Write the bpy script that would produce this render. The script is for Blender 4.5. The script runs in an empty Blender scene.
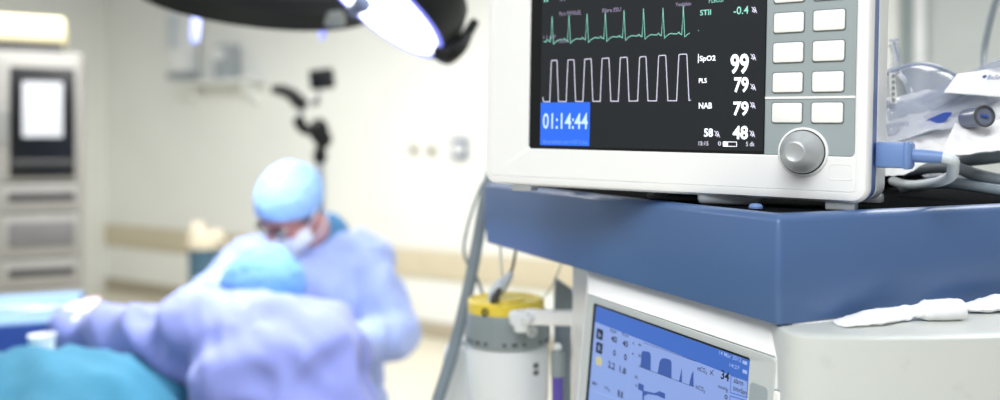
import bpy, bmesh, math, random
from mathutils import Vector as V, Matrix as M4, Quaternion, noise
random.seed(7)
SC = bpy.context.scene
COL = SC.collection
F, HY, H = 860.0, 146.0, 1.42          # focal length in pixels, horizon row, eye height

def P(px, py, Y):                       # a point of the room seen at that pixel, Y metres ahead
    return V(((px - 500) / F * Y, Y, H + (HY - py) / F * Y))

# ------------------------------------------------------------------ materials
def lin(c):
    return c / 12.92 if c <= .04045 else ((c + .055) / 1.055) ** 2.4
def rgb(h):
    return (lin(int(h[0:2], 16) / 255), lin(int(h[2:4], 16) / 255), lin(int(h[4:6], 16) / 255), 1)
MATS = {}
def mat(name, col, rough=.5, metal=0., var=.04, scale=8., bump=0., bscale=60., spec=.5, coat=0.,
        emit=None, estr=0., alpha=1., trans=0., sub=0., sheen=0., blotch=None):
    m = bpy.data.materials.new(name); m.use_nodes = True
    nt = m.node_tree; N = nt.nodes; L = nt.links
    b = N['Principled BSDF']
    c = rgb(col)
    tc = N.new('ShaderNodeTexCoord'); no = N.new('ShaderNodeTexNoise')
    no.inputs['Scale'].default_value = scale; no.inputs['Detail'].default_value = 4
    L.new(tc.outputs['Object'], no.inputs['Vector'])
    r = N.new('ShaderNodeValToRGB')
    r.color_ramp.elements[0].position = .3; r.color_ramp.elements[1].position = .7
    r.color_ramp.elements[0].color = tuple(max(0, x * (1 - var)) for x in c[:3]) + (1,)
    r.color_ramp.elements[1].color = tuple(min(1, x * (1 + var)) for x in c[:3]) + (1,)
    L.new(no.outputs['Fac'], r.inputs['Fac'])
    out = r.outputs['Color']
    if blotch:                          # scuffs with a shape of their own: (colour, scale, threshold, amount)
        n2 = N.new('ShaderNodeTexNoise'); n2.inputs['Scale'].default_value = blotch[1]
        n2.inputs['Detail'].default_value = 8; L.new(tc.outputs['Object'], n2.inputs['Vector'])
        mr = N.new('ShaderNodeMapRange'); mr.inputs['From Min'].default_value = blotch[2]
        mr.inputs['From Max'].default_value = blotch[2] + .12; mr.inputs['To Max'].default_value = blotch[3]
        L.new(n2.outputs['Fac'], mr.inputs['Value'])
        mx = N.new('ShaderNodeMixRGB'); mx.inputs['Color2'].default_value = rgb(blotch[0])
        L.new(mr.outputs['Result'], mx.inputs['Fac']); L.new(out, mx.inputs['Color1']); out = mx.outputs['Color']
    L.new(out, b.inputs['Base Color'])
    b.inputs['Roughness'].default_value = rough; b.inputs['Metallic'].default_value = metal
    b.inputs['Specular IOR Level'].default_value = spec
    b.inputs['Coat Weight'].default_value = coat; b.inputs['Alpha'].default_value = alpha
    b.inputs['Transmission Weight'].default_value = trans
    b.inputs['Sheen Weight'].default_value = sheen
    if sub:
        b.inputs['Subsurface Weight'].default_value = sub
        b.inputs['Subsurface Radius'].default_value = (.02, .008, .005); b.inputs['Subsurface Scale'].default_value = .3
    if emit:
        b.inputs['Emission Color'].default_value = rgb(emit); b.inputs['Emission Strength'].default_value = estr
    if bump:
        n3 = N.new('ShaderNodeTexNoise'); n3.inputs['Scale'].default_value = bscale; n3.inputs['Detail'].default_value = 3
        L.new(tc.outputs['Object'], n3.inputs['Vector'])
        bp = N.new('ShaderNodeBump'); bp.inputs['Strength'].default_value = bump; bp.inputs['Distance'].default_value = .002
        L.new(n3.outputs['Fac'], bp.inputs['Height']); L.new(bp.outputs['Normal'], b.inputs['Normal'])
    MATS[name] = m
    return m

# ------------------------------------------------------------------ objects
WM = {}                                  # world matrix of every root and part
def tag(o, label=None, cat=None, group=None, kind=None):
    if label: o['label'] = label
    if cat: o['category'] = cat
    if group: o['group'] = group
    if kind: o['kind'] = kind
    return o
def empty(name, loc, mtx=None):
    o = bpy.data.objects.new(name, None); COL.objects.link(o)
    o.empty_display_size = .05
    m = M4.Translation(loc) if mtx is None else mtx
    o.matrix_world = m; WM[o] = m.copy()
    return o
def thing(name, label, cat, loc, group=None, mtx=None):
    return tag(empty(name, loc, mtx), label, cat, group)

def frame(o, ex, ey, ez):
    m = M4.Identity(4)
    for i in range(3):
        m[i][0], m[i][1], m[i][2], m[i][3] = ex[i], ey[i], ez[i], o[i]
    return m

class MB:
    """collects shapes given in world space (or in the space of mtx) and links them as ONE mesh object"""
    def __init__(s, mtx=None):
        s.v = []; s.f = []; s.m = mtx
    def add(s, vs, fs):
        n = len(s.v)
        s.v += [V(p) for p in vs]; s.f += [tuple(i + n for i in f) for f in fs]
        return s
    def addbm(s, bm, mtx=None):
        bm.verts.index_update()
        vs = [(mtx @ v.co) if mtx else v.co.copy() for v in bm.verts]
        fs = [[v.index for v in f.verts] for f in bm.faces]
        bm.free(); return s.add(vs, fs)
    def box(s, c, size, mtx=None, bev=0., seg=2):
        bm = bmesh.new(); bmesh.ops.create_cube(bm, size=1)
        for v in bm.verts: v.co = V((v.co.x * size[0], v.co.y * size[1], v.co.z * size[2]))
        if bev: bmesh.ops.bevel(bm, geom=bm.edges[:], offset=min(bev, min(size) * .49), segments=seg, profile=.5, affect='EDGES')
        t = M4.Translation(c)
        return s.addbm(bm, t @ mtx.to_4x4() if mtx else t)
    def prism(s, poly, z0, z1, bev=0., seg=3, mtx=None):
        bm = bmesh.new()
        a = [bm.verts.new((x, y, z0)) for x, y in poly]; b = [bm.verts.new((x, y, z1)) for x, y in poly]
        n = len(poly)
        bm.faces.new(a[::-1]); bm.faces.new(b)
        for i in range(n): bm.faces.new((a[i], a[(i + 1) % n], b[(i + 1) % n], b[i]))
        bmesh.ops.recalc_face_normals(bm, faces=bm.faces[:])
        if bev: bmesh.ops.bevel(bm, geom=bm.edges[:], offset=bev, segments=seg, profile=.5, affect='EDGES')
        return s.addbm(bm, mtx)
    def rings(s, rings, cap0=True, cap1=True, closed=True):
        n = len(rings[0]); vs = [p for r in rings for p in r]; fs = []
        for i in range(len(rings) - 1):
            for j in range(n if closed else n - 1):
                k = (j + 1) % n
                fs.append((i * n + j, i * n + k, (i + 1) * n + k, (i + 1) * n + j))
        if cap0: fs.append(tuple(range(n))[::-1])
        if cap1: fs.append(tuple(range((len(rings) - 1) * n, len(rings) * n)))
        return s.add(vs, fs)
    def tube(s, pts, r, seg=10, smooth=0, caps=True):
        pts = [V(p) for p in pts]
        rr = list(r) if isinstance(r, (list, tuple)) else [r] * len(pts)
        if smooth:
            q, r2 = [], []
            for i in range(len(pts) - 1):
                p0 = pts[max(i - 1, 0)]; p1 = pts[i]; p2 = pts[i + 1]; p3 = pts[min(i + 2, len(pts) - 1)]
                for k in range(smooth):
                    t = k / smooth
                    q.append(.5 * ((2 * p1) + (p2 - p0) * t + (2 * p0 - 5 * p1 + 4 * p2 - p3) * t * t + (3 * p1 - p0 - 3 * p2 + p3) * t ** 3))
                    r2.append(rr[i] * (1 - t) + rr[i + 1] * t)
            q.append(pts[-1]); r2.append(rr[-1]); pts, rr = q, r2
        rings = []; side = None
        for i, p in enumerate(pts):
            d = (pts[min(i + 1, len(pts) - 1)] - pts[max(i - 1, 0)])
            d = d.normalized() if d.length > 1e-9 else V((0, 0, 1))
            if side is None: side = d.orthogonal().normalized()
            side = (side - d * side.dot(d)).normalized(); up = d.cross(side)
            rings.append([p + (side * math.cos(a) + up * math.sin(a)) * rr[i] for a in [2 * math.pi * k / seg for k in range(seg)]])
        return s.rings(rings, caps, caps)
    def lathe(s, prof, o, axis=(0, 0, 1), seg=32, ref=None):
        ax = V(axis).normalized(); e1 = (V(ref) if ref else ax.orthogonal()); e1 = (e1 - ax * e1.dot(ax)).normalized(); e2 = ax.cross(e1); o = V(o)
        rings = [[o + ax * h + (e1 * math.cos(a) + e2 * math.sin(a)) * r for a in [2 * math.pi * k / seg for k in range(seg)]] for r, h in prof]
        return s.rings(rings)
    def ball(s, c, r, mtx=None, u=16, v=10):
        bm = bmesh.new(); bmesh.ops.create_uvsphere(bm, u_segments=u, v_segments=v, radius=1)
        rr = r if isinstance(r, (list, tuple)) else (r, r, r)
        for q in bm.verts: q.co = V((q.co.x * rr[0], q.co.y * rr[1], q.co.z * rr[2]))
        t = M4.Translation(c)
        return s.addbm(bm, t @ mtx.to_4x4() if mtx else t)
    def build(s, name, m, parent=None, smooth=True, angle=35):
        inv = None
        vs = s.v
        if s.m is not None: vs = [s.m @ p for p in vs]
        pm = WM[parent] if parent else None
        if pm is None:
            lo = V((min(p.x for p in vs), min(p.y for p in vs), min(p.z for p in vs))); hi = V((max(p.x for p in vs), max(p.y for p in vs), max(p.z for p in vs)))
            pm = M4.Translation(((lo.x + hi.x) / 2, (lo.y + hi.y) / 2, lo.z)); own = pm
        else: own = M4.Identity(4)
        inv = pm.inverted()
        me = bpy.data.meshes.new(name); me.from_pydata([inv @ p for p in vs], [], s.f); me.validate()
        bm = bmesh.new(); bm.from_mesh(me); bmesh.ops.recalc_face_normals(bm, faces=bm.faces[:]); bm.to_mesh(me); bm.free()
        return link(name, me, m, parent, own, pm, smooth, angle)
def link(name, me, m, parent, own, wm, smooth=True, angle=35):
    me.materials.clear(); me.materials.append(MATS[m] if isinstance(m, str) else m)
    if smooth:
        for p in me.polygons: p.use_smooth = True
        try: me.set_sharp_from_angle(angle=math.radians(angle))
        except Exception: pass
    o = bpy.data.objects.new(name, me); COL.objects.link(o)
    if parent: o.parent = parent
    o.matrix_local = own
    WM[o] = wm.copy()
    return o
def struct(mb, name, m, kind='structure', **k):
    o = mb.build(name, m, **k); o['kind'] = kind; return o
def copy_tree(o, parent=None, kids=None):
    c = o.copy(); COL.objects.link(c); c.parent = parent
    for ch in list(o.children): copy_tree(ch, c)
    return c

# rounded rectangle in (u, v)
def rrect(u0, v0, u1, v1, r, n=5):
    r = max(1e-5, min(r, (u1 - u0) / 2, (v1 - v0) / 2)); out = []
    for cx, cy, a0 in ((u1 - r, v1 - r, 0), (u0 + r, v1 - r, 90), (u0 + r, v0 + r, 180), (u1 - r, v0 + r, 270)):
        for k in range(n + 1):
            a = math.radians(a0 + 90 * k / n); out.append((cx + r * math.cos(a), cy + r * math.sin(a)))
    return out

# ------------------------------------------------------------------ soft bodies grown as one surface
def rot_to(fwd, up):                     # columns x right, y forward, z up
    f = V(fwd).normalized(); u = V(up); u = (u - f * u.dot(f)).normalized(); r = f.cross(u)
    return M4(((r.x, f.x, u.x), (r.y, f.y, u.y), (r.z, f.z, u.z)))
def E(c, r, m=None): return ('e', V(c), r, m)
def C(p0, p1, r0, r1): return ('c', V(p0), V(p1), r0, r1)
def CF(p0, p1, a0, a1, side, b0, b1):    # flattened limb: a along side, b across
    return ('f', V(p0), V(p1), a0, a1, V(side), b0, b1)
def blob(prims, voxel, smooth=3):
    mb = MB()
    def ell(c, r, m): mb.ball(c, r, m, 14, 9)
    for p in prims:
        if p[0] == 'e': ell(p[1], p[2], p[3])
        elif p[0] == 'c':
            _, a, b, r0, r1 = p; n = max(2, int((b - a).length / (.3 * min(r0, r1))) + 1)
            for k in range(n + 1):
                t = k / n; r = r0 + (r1 - r0) * t; ell(a.lerp(b, t), (r, r, r), None)
        else:
            _, a, b, a0, a1, side, b0, b1 = p
            n = max(2, int((b - a).length / (.3 * min(a0, a1, b0, b1))) + 1)
            m = rot_to(b - a, side.cross(b - a))
            for k in range(n + 1):
                t = k / n; ra = a0 + (a1 - a0) * t; rb = b0 + (b1 - b0) * t
                ell(a.lerp(b, t), (ra, min(ra, rb), rb), m)
    me = bpy.data.meshes.new('tmp'); me.from_pydata([tuple(v) for v in mb.v], [], mb.f)
    o = bpy.data.objects.new('tmp', me); COL.objects.link(o)
    r = o.modifiers.new('r', 'REMESH'); r.mode = 'VOXEL'; r.voxel_size = voxel
    s = o.modifiers.new('s', 'SMOOTH'); s.factor = .5; s.iterations = smooth
    dg = bpy.context.evaluated_depsgraph_get()
    me2 = bpy.data.meshes.new_from_object(o.evaluated_get(dg))
    bpy.data.objects.remove(o); bpy.data.meshes.remove(me)
    return me2
def blob_obj(name, prims, voxel, m, parent=None, smooth=3, disp=None, cut=None):
    me = blob(prims, voxel, smooth)
    if cut:                              # drop what lies on the far side of a plane (point, normal)
        bm = bmesh.new(); bm.from_mesh(me)
        for co, no in cut:
            bmesh.ops.bisect_plane(bm, geom=bm.verts[:] + bm.edges[:] + bm.faces[:], plane_co=co, plane_no=no, clear_outer=True)
        bm.to_mesh(me); bm.free()
    if disp:
        me.update()
        no = [v.normal.copy() for v in me.vertices]
        for v, n in zip(me.vertices, no): v.co = v.co + n * disp(v.co, n)
    wm = WM[parent] if parent else None
    own = M4.Identity(4)
    if wm is None:
        cs = [v.co for v in me.vertices]
        wm = own = M4.Translation((sum(c.x for c in cs) / len(cs), sum(c.y for c in cs) / len(cs), min(c.z for c in cs)))
    me.transform(wm.inverted()); me.name = name
    return link(name, me, m, parent, own, wm, True, 180)

# ------------------------------------------------------------------ lettering
def text_mesh(body, bold=0.0, extrude=0.):
    cu = bpy.data.curves.new('t', 'FONT'); cu.body = body; cu.offset = bold; cu.resolution_u = 3
    o = bpy.data.objects.new('t', cu); COL.objects.link(o)
    dg = bpy.context.evaluated_depsgraph_get(); dg.update()
    me = bpy.data.meshes.new_from_object(o.evaluated_get(dg))
    vs = [(v.co.x, v.co.y) for v in me.vertices]; fs = [tuple(p.vertices) for p in me.polygons]
    bpy.data.objects.remove(o); bpy.data.curves.remove(cu); bpy.data.meshes.remove(me)
    x0 = min(v[0] for v in vs); x1 = max(v[0] for v in vs); y0 = min(v[1] for v in vs); y1 = max(v[1] for v in vs)
    return [((x - x0) / (x1 - x0), (y - y0) / (y1 - y0)) for x, y in vs], fs

class Face:
    """a flat face in the room: origin o, u along it, w into it, v up it; pixels of the photograph are read onto it"""
    def __init__(s, o, eu, ew, ev):
        s.o, s.eu, s.ew, s.ev = V(o), V(eu).normalized(), V(ew).normalized(), V(ev).normalized()
        s.m = frame(s.o, s.eu, s.ew, s.ev)
    def uv(s, px, py, w=0.):
        d = V(((px - 500) / F, 1, (HY - py) / F)); c = V((0, 0, H)); o = s.o + s.ew * w
        t = (o - c).dot(s.ew) / d.dot(s.ew); p = c + d * t - o
        return p.dot(s.eu), p.dot(s.ev)
    def quad(s, x0, y0, x1, y1, w=0.):   # mean u, v box of a pixel box
        a = s.uv(x0, (y0 + y1) / 2, w)[0]; b = s.uv(x1, (y0 + y1) / 2, w)[0]
        t = s.uv((x0 + x1) / 2, y0, w)[1]; q = s.uv((x0 + x1) / 2, y1, w)[1]
        return a, q, b, t
    def plate(s, name, m, parent, box, w0, w1, r=.001, bev=0.):
        u0, v0, u1, v1 = box
        mb = MB(s.m); A = rrect(u0, v0, u1, v1, r)
        rings = [[(u, w1, v) for u, v in A]]
        if bev:
            B = rrect(u0 + bev, v0 + bev, u1 - bev, v1 - bev, max(r - bev, 1e-4))
            rings += [[(u, w0 + bev, v) for u, v in A], [(u, w0, v) for u, v in B]]
        else: rings += [[(u, w0, v) for u, v in A]]
        mb.rings(rings); return mb.build(name, m, parent)
    def text(s, name, body, m, parent, pxbox, w, bold=0.):
        u0, v0, u1, v1 = s.quad(*pxbox, w)
        vs, fs = text_mesh(body, bold)
        return MB(s.m).add([(u0 + (u1 - u0) * x, w, v0 + (v1 - v0) * y) for x, y in vs], fs).build(name, m, parent, smooth=False)
    def ribbon(s, mb, uv, wd, w):
        n = len(uv); vs = []; fs = []
        for i, (u, v) in enumerate(uv):
            a = uv[max(i - 1, 0)]; b = uv[min(i + 1, n - 1)]
            d0 = V((u - a[0], v - a[1])); d1 = V((b[0] - u, b[1] - v))
            d0 = d0.normalized() if d0.length > 1e-9 else d1.normalized(); d1 = d1.normalized() if d1.length > 1e-9 else d0
            t = (d0 + d1); t = t.normalized() if t.length > .2 else d1
            k = 1 / max(.55, abs(t.dot(d1))); nrm = V((-t.y, t.x)) * wd / 2 * k
            vs += [(u + nrm.x, w, v + nrm.y), (u - nrm.x, w, v - nrm.y)]
        for i in range(n - 1): fs.append((2 * i, 2 * i + 1, 2 * i + 3, 2 * i + 2))
        mb.add(vs, fs)
# ------------------------------------------------------------------ palette
mat('wall_paint', 'EFF1EC', .55, var=.02, scale=2)
mat('bumper_vinyl', 'D3C9AF', .5, var=.03)
mat('baseboard_vinyl', 'B3AA96', .5)
mat('floor_vinyl', 'E2DCC8', .3, var=.03, scale=5)
mat('blue_shell', '4D6A97', .34, var=.03, scale=3, spec=.5, bump=.02, bscale=300)
mat('white_shell', 'F3F4F3', .32, var=.015, scale=6, spec=.5)
mat('cream_shell', 'C8CCC7', .42, var=.015, scale=9, blotch=('A4A69E', 30, .62, .25))
mat('grey_frame', 'C3C9C8', .45, var=.02)
mat('panel_grey', '9BA6A8', .4, var=.02)
mat('key_ring', '6A7579', .4)
mat('key_white', 'F4F4F0', .4, var=.01)
mat('knob_grey', 'B4B9BB', .33, var=.02, metal=.25)
mat('dark_rubber', '0C0E10', .9, spec=.02)
mat('black_plastic', '0A0C0D', .5, spec=.3)
mat('dark_metal', '24282B', .38, metal=.2)
mat('steel', 'B9BEC2', .28, metal=.85)
mat('silver_paint', 'B5BABD', .4, metal=.3)
mat('grey_hose', '7C8992', .5, var=.06, scale=30)
mat('grey_cable', '7E8990', .5)
mat('pale_cable', 'CDD6DC', .45)
mat('blue_strip', '4868A4', .4)
mat('blue_plug', '6C8ABF', .45)
mat('lcd_black', '1D2125', .2, var=.05, spec=.8)
mat('lcd_frame', '0B0D0E', .35)
mat('ink_white', 'E8ECF4', .5, emit='F2F5FF', estr=.75)
mat('ink_wave', 'B8B6C8', .5, emit='D8D4E8', estr=.7)
mat('ink_teal', '7FC4B4', .5, emit='8AD0BF', estr=.45)
mat('ink_mauve', '7F7690', .5, emit='A79CBC', estr=.35)
mat('lcd_blue', '2456C8', .3, emit='2B66E6', estr=.6)
mat('ink_paleblue', 'A9C4F4', .5, emit='B4CCFA', estr=.6)
mat('ink_dimblue', '5E8CE8', .5, emit='6C98F0', estr=.4)
mat('vent_bg', '22304E', .35, emit='94ACE8', estr=.85)
mat('vent_bar', '142850', .35, emit='3E68BE', estr=.9)
mat('vent_ink', '0C1428', .5)
mat('vent_fill', '18264A', .4, emit='3F5FB0', estr=.7)
mat('vent_line', '22304E', .4, emit='A9C2F6', estr=.85)
mat('vent_yellow', '4A462C', .4, emit='D0CC98', estr=.8)
mat('yellow_lid', 'F2D84A', .4, var=.03)
mat('grey_collar', '8D989B', .45, var=.04)
mat('jar_white', 'E4E9EA', .35, var=.02)
mat('black_ink', '1C1E20', .6)
mat('clear_plastic', 'BCC5D8', .06, alpha=.33, spec=1.)
mat('film', 'EEF2FC', .14, alpha=.42, spec=.9, bump=.35, bscale=25)
mat('film_edge', 'B4BED8', .2, alpha=.7, spec=.6)
mat('paper_white', 'F6F6F6', .6, var=.02, bump=.2, bscale=40)
mat('sheet_white', 'C0C3C9', .6)
mat('smoke_plastic', '6E768C', .15, alpha=.85)
mat('blue_mark', '2F4FA8', .4)
mat('purple_tube', '5B4FA6', .4)
mat('gown_pale', 'A4B6EA', .85, var=.04, scale=14, bump=.3, bscale=35, sheen=.2)
mat('gown_lilac', '7E88C6', .85, var=.05, scale=14, bump=.3, bscale=35, sheen=.2)
mat('scrub_teal', '4C86B4', .85)
mat('cap_blue', '90B6E8', .8, var=.05, scale=25)
mat('cap_sky', '6C9CD2', .8, var=.05, scale=25)
mat('mask_white', 'E4EAF8', .8)
mat('skin', 'C58A86', .5, sub=.15, var=.06, scale=20)
mat('glove', 'F3DDE4', .45, var=.02)
mat('eye_white', 'E8E6E2', .2)
mat('eye_dark', '2A2422', .2)
mat('hair_dark', '3A2C28', .7)
mat('trouser', '5A7DB0', .85)
mat('clog', 'E5E8EC', .5)
mat('drape_teal', '2D738E', .85, var=.06, scale=10, bump=.3, bscale=25)
mat('drape_blue', '2C4E9C', .8, var=.05)
mat('drape_lightblue', '7C9FC2', .8, var=.05)
mat('rack_grey', '959490', .5, var=.02)
mat('rack_dark', '444446', .5)
mat('rack_mid', '6A696B', .5)
mat('rack_glass', '06090F', .3)
mat('cream_box', 'F0E6BC', .7, var=.03)
mat('bin_blue', '3F5F74', .5)
mat('bag_cream', 'D3C9B2', .55, bump=.4, bscale=25)
mat('lamp_shell', '121617', .45, var=.05, spec=.4)
mat('lamp_grey', '8F9696', .45)
mat('lamp_lens', 'F4F6FF', .3, emit='EDF1FF', estr=3.0)
mat('lamp_ring', '8E92FF', .3, emit='8088FF', estr=1.1)
mat('flare_glow', 'C8CCFF', .3, emit='A8B0FF', estr=.5)
mat('device_grey', 'A4ABAF', .5)
mat('device_white', 'E8EBEA', .5)
mat('device_blue', '626C86', .5)
mat('door_grey', 'C2C8C6', .45, var=.03)
mat('trim_dark', '8E9A9A', .5)
mat('outlet_grey', '8C909C', .5)

# ------------------------------------------------------------------ the room
W0 = V((-.521, 6.4, 0)); WE = V((.845, -.534, 0)).normalized(); WN = V((-WE.y * -1, -WE.x, 0))   # along the wall, and out of it
WN = V((WE.y, -WE.x, 0))                 # (-.534, -.845): towards the room
def Wp(k, z, o=0.): return W0 + WE * k + WN * o + V((0, 0, z))
def Wk(px, py):                          # pixel -> (along, height) on the wall
    a = (px - 500) / F
    d = V((a, 1, (HY - py) / F)); t = (W0 - V((0, 0, 0))).dot(WN) / d.dot(WN); p = d * t
    return (p - W0).dot(WE), H + p.z
WM4 = frame(W0, WE, -WN, V((0, 0, 1)))   # local x along, y into the wall, z up
KL = Wk(107, 150)[0]; KR = 7.6
struct(MB().add([(-9, -2.5, 0), (6.5, -2.5, 0), (6.5, 12, 0), (-9, 12, 0), (-9, -2.5, -.1), (6.5, -2.5, -.1), (6.5, 12, -.1), (-9, 12, -.1)],
    [(0, 1, 2, 3), (7, 6, 5, 4), (0, 4, 5, 1), (1, 5, 6, 2), (2, 6, 7, 3), (3, 7, 4, 0)]), 'floor', 'floor_vinyl', smooth=False)
struct(MB(WM4).box(((KL + KR) / 2, .06, 1.5), (KR - KL, .12, 3.0)), 'wall_back', 'wall_paint', smooth=False)
struct(MB(WM4).box((KL - .06, -1.6, 1.5), (.12, 3.44, 3.0)), 'wall_left', 'wall_paint', smooth=False)
DK0 = Wk(917, 50)[0]
struct(MB(WM4).box(((KL + DK0) / 2 - .2, -.0125, .545), (DK0 - KL - .4, .025, .21), bev=.008), 'trim_1', 'bumper_vinyl')
struct(MB(WM4).box(((KL + DK0) / 2 - .2, -.008, .06), (DK0 - KL - .4, .016, .12), bev=.005), 'baseboard_back', 'baseboard_vinyl')
# the door in the wall behind the machine
dk0, dk1 = Wk(928, 50)[0], Wk(928, 50)[0] + 1.15
d = tag(empty('door_1', None, frame(Wp(dk0, 0), WE, -WN, V((0, 0, 1)))), kind='structure')
mm = WM[d]
MB(mm).box((.575, -.02, 1.38), (1.15, .04, 2.74), bev=.006).build('door_leaf', 'door_grey', d)
mb = MB(mm)
mb.box((-.032, -.035, 1.4), (.06, .07, 2.8), bev=.008); mb.box((1.182, -.035, 1.4), (.06, .07, 2.8), bev=.008); mb.box((.575, -.035, 2.79), (1.28, .07, .07), bev=.008)
mb.build('door_frame', 'device_white', d)
mb = MB(mm); mb.box((-.1, -.02, 1.42), (.07, .04, 2.84), bev=.004); mb.build('frame_edge', 'trim_dark', d)
mb = MB(mm); mb.tube([(1.03, -.04, 1.02), (1.03, -.085, 1.02), (.92, -.085, 1.02)], .011, 10); mb.lathe([(.028, 0), (.028, .008)], (1.03, -.04, 1.02), (0, -1, 0)); mb.build('door_handle', 'steel', d)

# wall fittings
def outlet(px, py, w, h, m, label):
    k, z = Wk(px, py)
    t = thing('wall_outlet', label, 'outlet', None, 'outlets on the pale wall', frame(Wp(k, z), WE, -WN, V((0, 0, 1))))
    q = WM[t]
    MB(q).box((0, -.012, 0), (w, .024, h), bev=.006).build('cover_plate', m, t)
    s = MB(q); s.lathe([(.0, .004), (w * .32, .004), (w * .36, -.003), (w * .36, -.006), (0, -.006)], (0, -.03, 0), (0, -1, 0), 20)
    s.build('socket', 'device_white' if m == 'device_blue' else 'rack_dark', t)
outlet(460.5, 149, .13, .15, 'device_blue', 'square grey-blue wall outlet with pale centre beside the blue deck')
outlet(415, 150, .06, .06, 'bag_cream', 'small round beige wall outlet, farther from the grey-blue square outlet')
outlet(433, 151, .065, .065, 'bag_cream', 'small round beige wall outlet next to the grey-blue square outlet')

# white wall ledge and the devices on it
ka, za = Wk(192, 84); kb, zb = Wk(268, 84)
t = thing('wall_shelf', 'white wall ledge above the stooping surgeon carrying two small devices', 'shelf', None, None, frame(Wp(ka, za - .04), WE, -WN, V((0, 0, 1))))
q = WM[t]; wl = kb - ka
MB(q).box((wl / 2, -.13, .0275), (wl, .26, .025), bev=.006).build('shelf_board', 'device_white', t)
for f in (.12, .88):
    MB(q).prism([(0, 0), (-.2, 0), (-.2, -.03), (-.02, -.16), (0, -.16)], -.015, .015, mtx=M4.Translation((wl * f, 0, 0)) @ M4(((0, 0, 1, 0), (1, 0, 0, 0), (0, 1, 0, 0), (0, 0, 0, 1)))).build('bracket', 'device_white', t)
k, z = Wk(236, 60)
t = thing('gas_regulator', 'grey upright regulator standing on the white wall ledge', 'regulator', None, None, frame(Wp(k, za, .1), WE, -WN, V((0, 0, 1))))
q = WM[t]
MB(q).box((0, 0, .155), (.17, .14, .31), bev=.02).build('body', 'device_grey', t)
MB(q).lathe([(.05, 0), (.055, .01), (.055, .03), (.045, .035)], (0, -.07, .22), (0, -1, 0)).build('gauge', 'device_white', t)
MB(q).box((-.12, 0, .14), (.05, .08, .2), bev=.012).build('side_valve', 'pale_cable', t)
k, z = Wk(193, 77)
t = thing('wall_monitor', 'pale box-shaped wall device with a dark underside, hung under the large lamp', 'device', None, None, frame(Wp(k, z - .03, .02), WE, -WN, V((0, 0, 1))))
q = WM[t]
MB(q).box((0, -.1, .36), (.27, .16, .6), bev=.03).build('housing', 'device_white', t)
MB(q).box((0, -.1, .03), (.25, .15, .06), bev=.015).build('foot', 'device_grey', t)
MB(q).box((0, -.184, .42), (.18, .01, .3), bev=.004).build('display', 'pale_cable', t)
MB(q).box((0, .005, .3), (.12, .05, .2), bev=.004).build('wall_plate', 'device_grey', t)

# ------------------------------------------------------------------ supply cabinet by the wall
CY = 5.0
yaw = math.radians(25); ceu = V((math.cos(yaw), math.sin(yaw), 0)); cew = V((-math.sin(yaw), math.cos(yaw), 0))
CF_ = Face(P(82, 0, CY) * 1.0, ceu, cew, (0, 0, 1)); CF_.o.z = 0; CF_.m = frame(CF_.o, ceu, cew, V((0, 0, 1)))
zt = CF_.uv(60, 52)[1]
t = thing('supply_cabinet', 'tall grey drawer cabinet with a black glass door holding a white sheet', 'cabinet', None, None, CF_.m)
q = WM[t]
def CX(px): return CF_.uv(px, 150)[0]
def CZ(py): return CF_.uv(42, py)[1]
MB(q).box((-.475, .3, zt / 2 + .03), (.95, .58, zt - .06), bev=.012).build('body', 'rack_grey', t)
dr = MB(q).box(((CX(2) + CX(78)) / 2, .0, (CZ(58) + CZ(181)) / 2), (CX(78) - CX(2), .04, CZ(58) - CZ(181)), bev=.008).build('door', 'rack_grey', t)
MB(q).box(((CX(10) + CX(75)) / 2, -.024, (CZ(68) + CZ(177)) / 2), (CX(75) - CX(10), .012, CZ(68) - CZ(177)), bev=.004).build('glass', 'rack_glass', dr)
MB(q).box(((CX(10) + CX(75)) / 2, -.032, CZ(162)), (CX(73) - CX(12), .006, .03), bev=.002).build('glass_rail', 'rack_dark', dr)
MB(q).tube([(CX(4.5), -.02, CZ(110)), (CX(4.5), -.05, CZ(112)), (CX(4.5), -.05, CZ(140)), (CX(4.5), -.02, CZ(142))], .01, 8).build('door_handle', 'steel', dr)
for y0, y1 in ((184, 211), (214, 256), (259, 286), (289, 322), (325, 372)):
    e = MB(q).box(((CX(2) + CX(78)) / 2, .0, (CZ(y0) + CZ(y1)) / 2), (CX(78) - CX(2), .04, CZ(y0) - CZ(y1)), bev=.008).build('drawer', 'rack_grey', t)
    hh = (y1 - y0) * (.62 if y0 == 214 else .34)
    yc = (y0 + y1) / 2 - 1
    MB(q).box(((CX(8) + CX(75)) / 2, -.022, CZ(yc)), (CX(75) - CX(9), .016, hh * 4.8 / F), bev=.006).build('recessed_handle', 'rack_dark' if y0 != 214 else 'rack_mid', e)
for fx in (-.88, -.07):
    for fy in (.08, .52): MB(q).lathe([(.03, 0), (.03, .06)], (fx, fy, 0)).build('foot', 'rack_dark', t)
s = MB(q).box((CX(43), -.0335, (CZ(82) + CZ(137)) / 2), (CX(63) - CX(23), .003, CZ(82) - CZ(137)))
o = s.build('paper_sheet', 'sheet_white'); tag(o, 'white paper sheet taped to the black cabinet door', 'paper')
bx = MB(q); bx.box((CX(22), .2, zt + .09), (CX(66) - CX(-22), .36, .18), bev=.02)
ob = thing('storage_box', 'cream storage box lying on top of the tall grey cabinet', 'box', None, None, q @ M4.Translation((CX(22), .2, zt)))
wq = CX(66) - CX(-22)
mb = MB(WM[ob]); mb.box((0, 0, .028), (wq - .04, .34, .056), bev=.01); mb.build('shadow_base', 'rack_dark', ob)  # dark block put in as the shadow under the box
mb = MB(WM[ob]); mb.box((0, 0, .128), (wq, .38, .15), bev=.03, seg=3); mb.build('lid', 'cream_box', ob)

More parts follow.
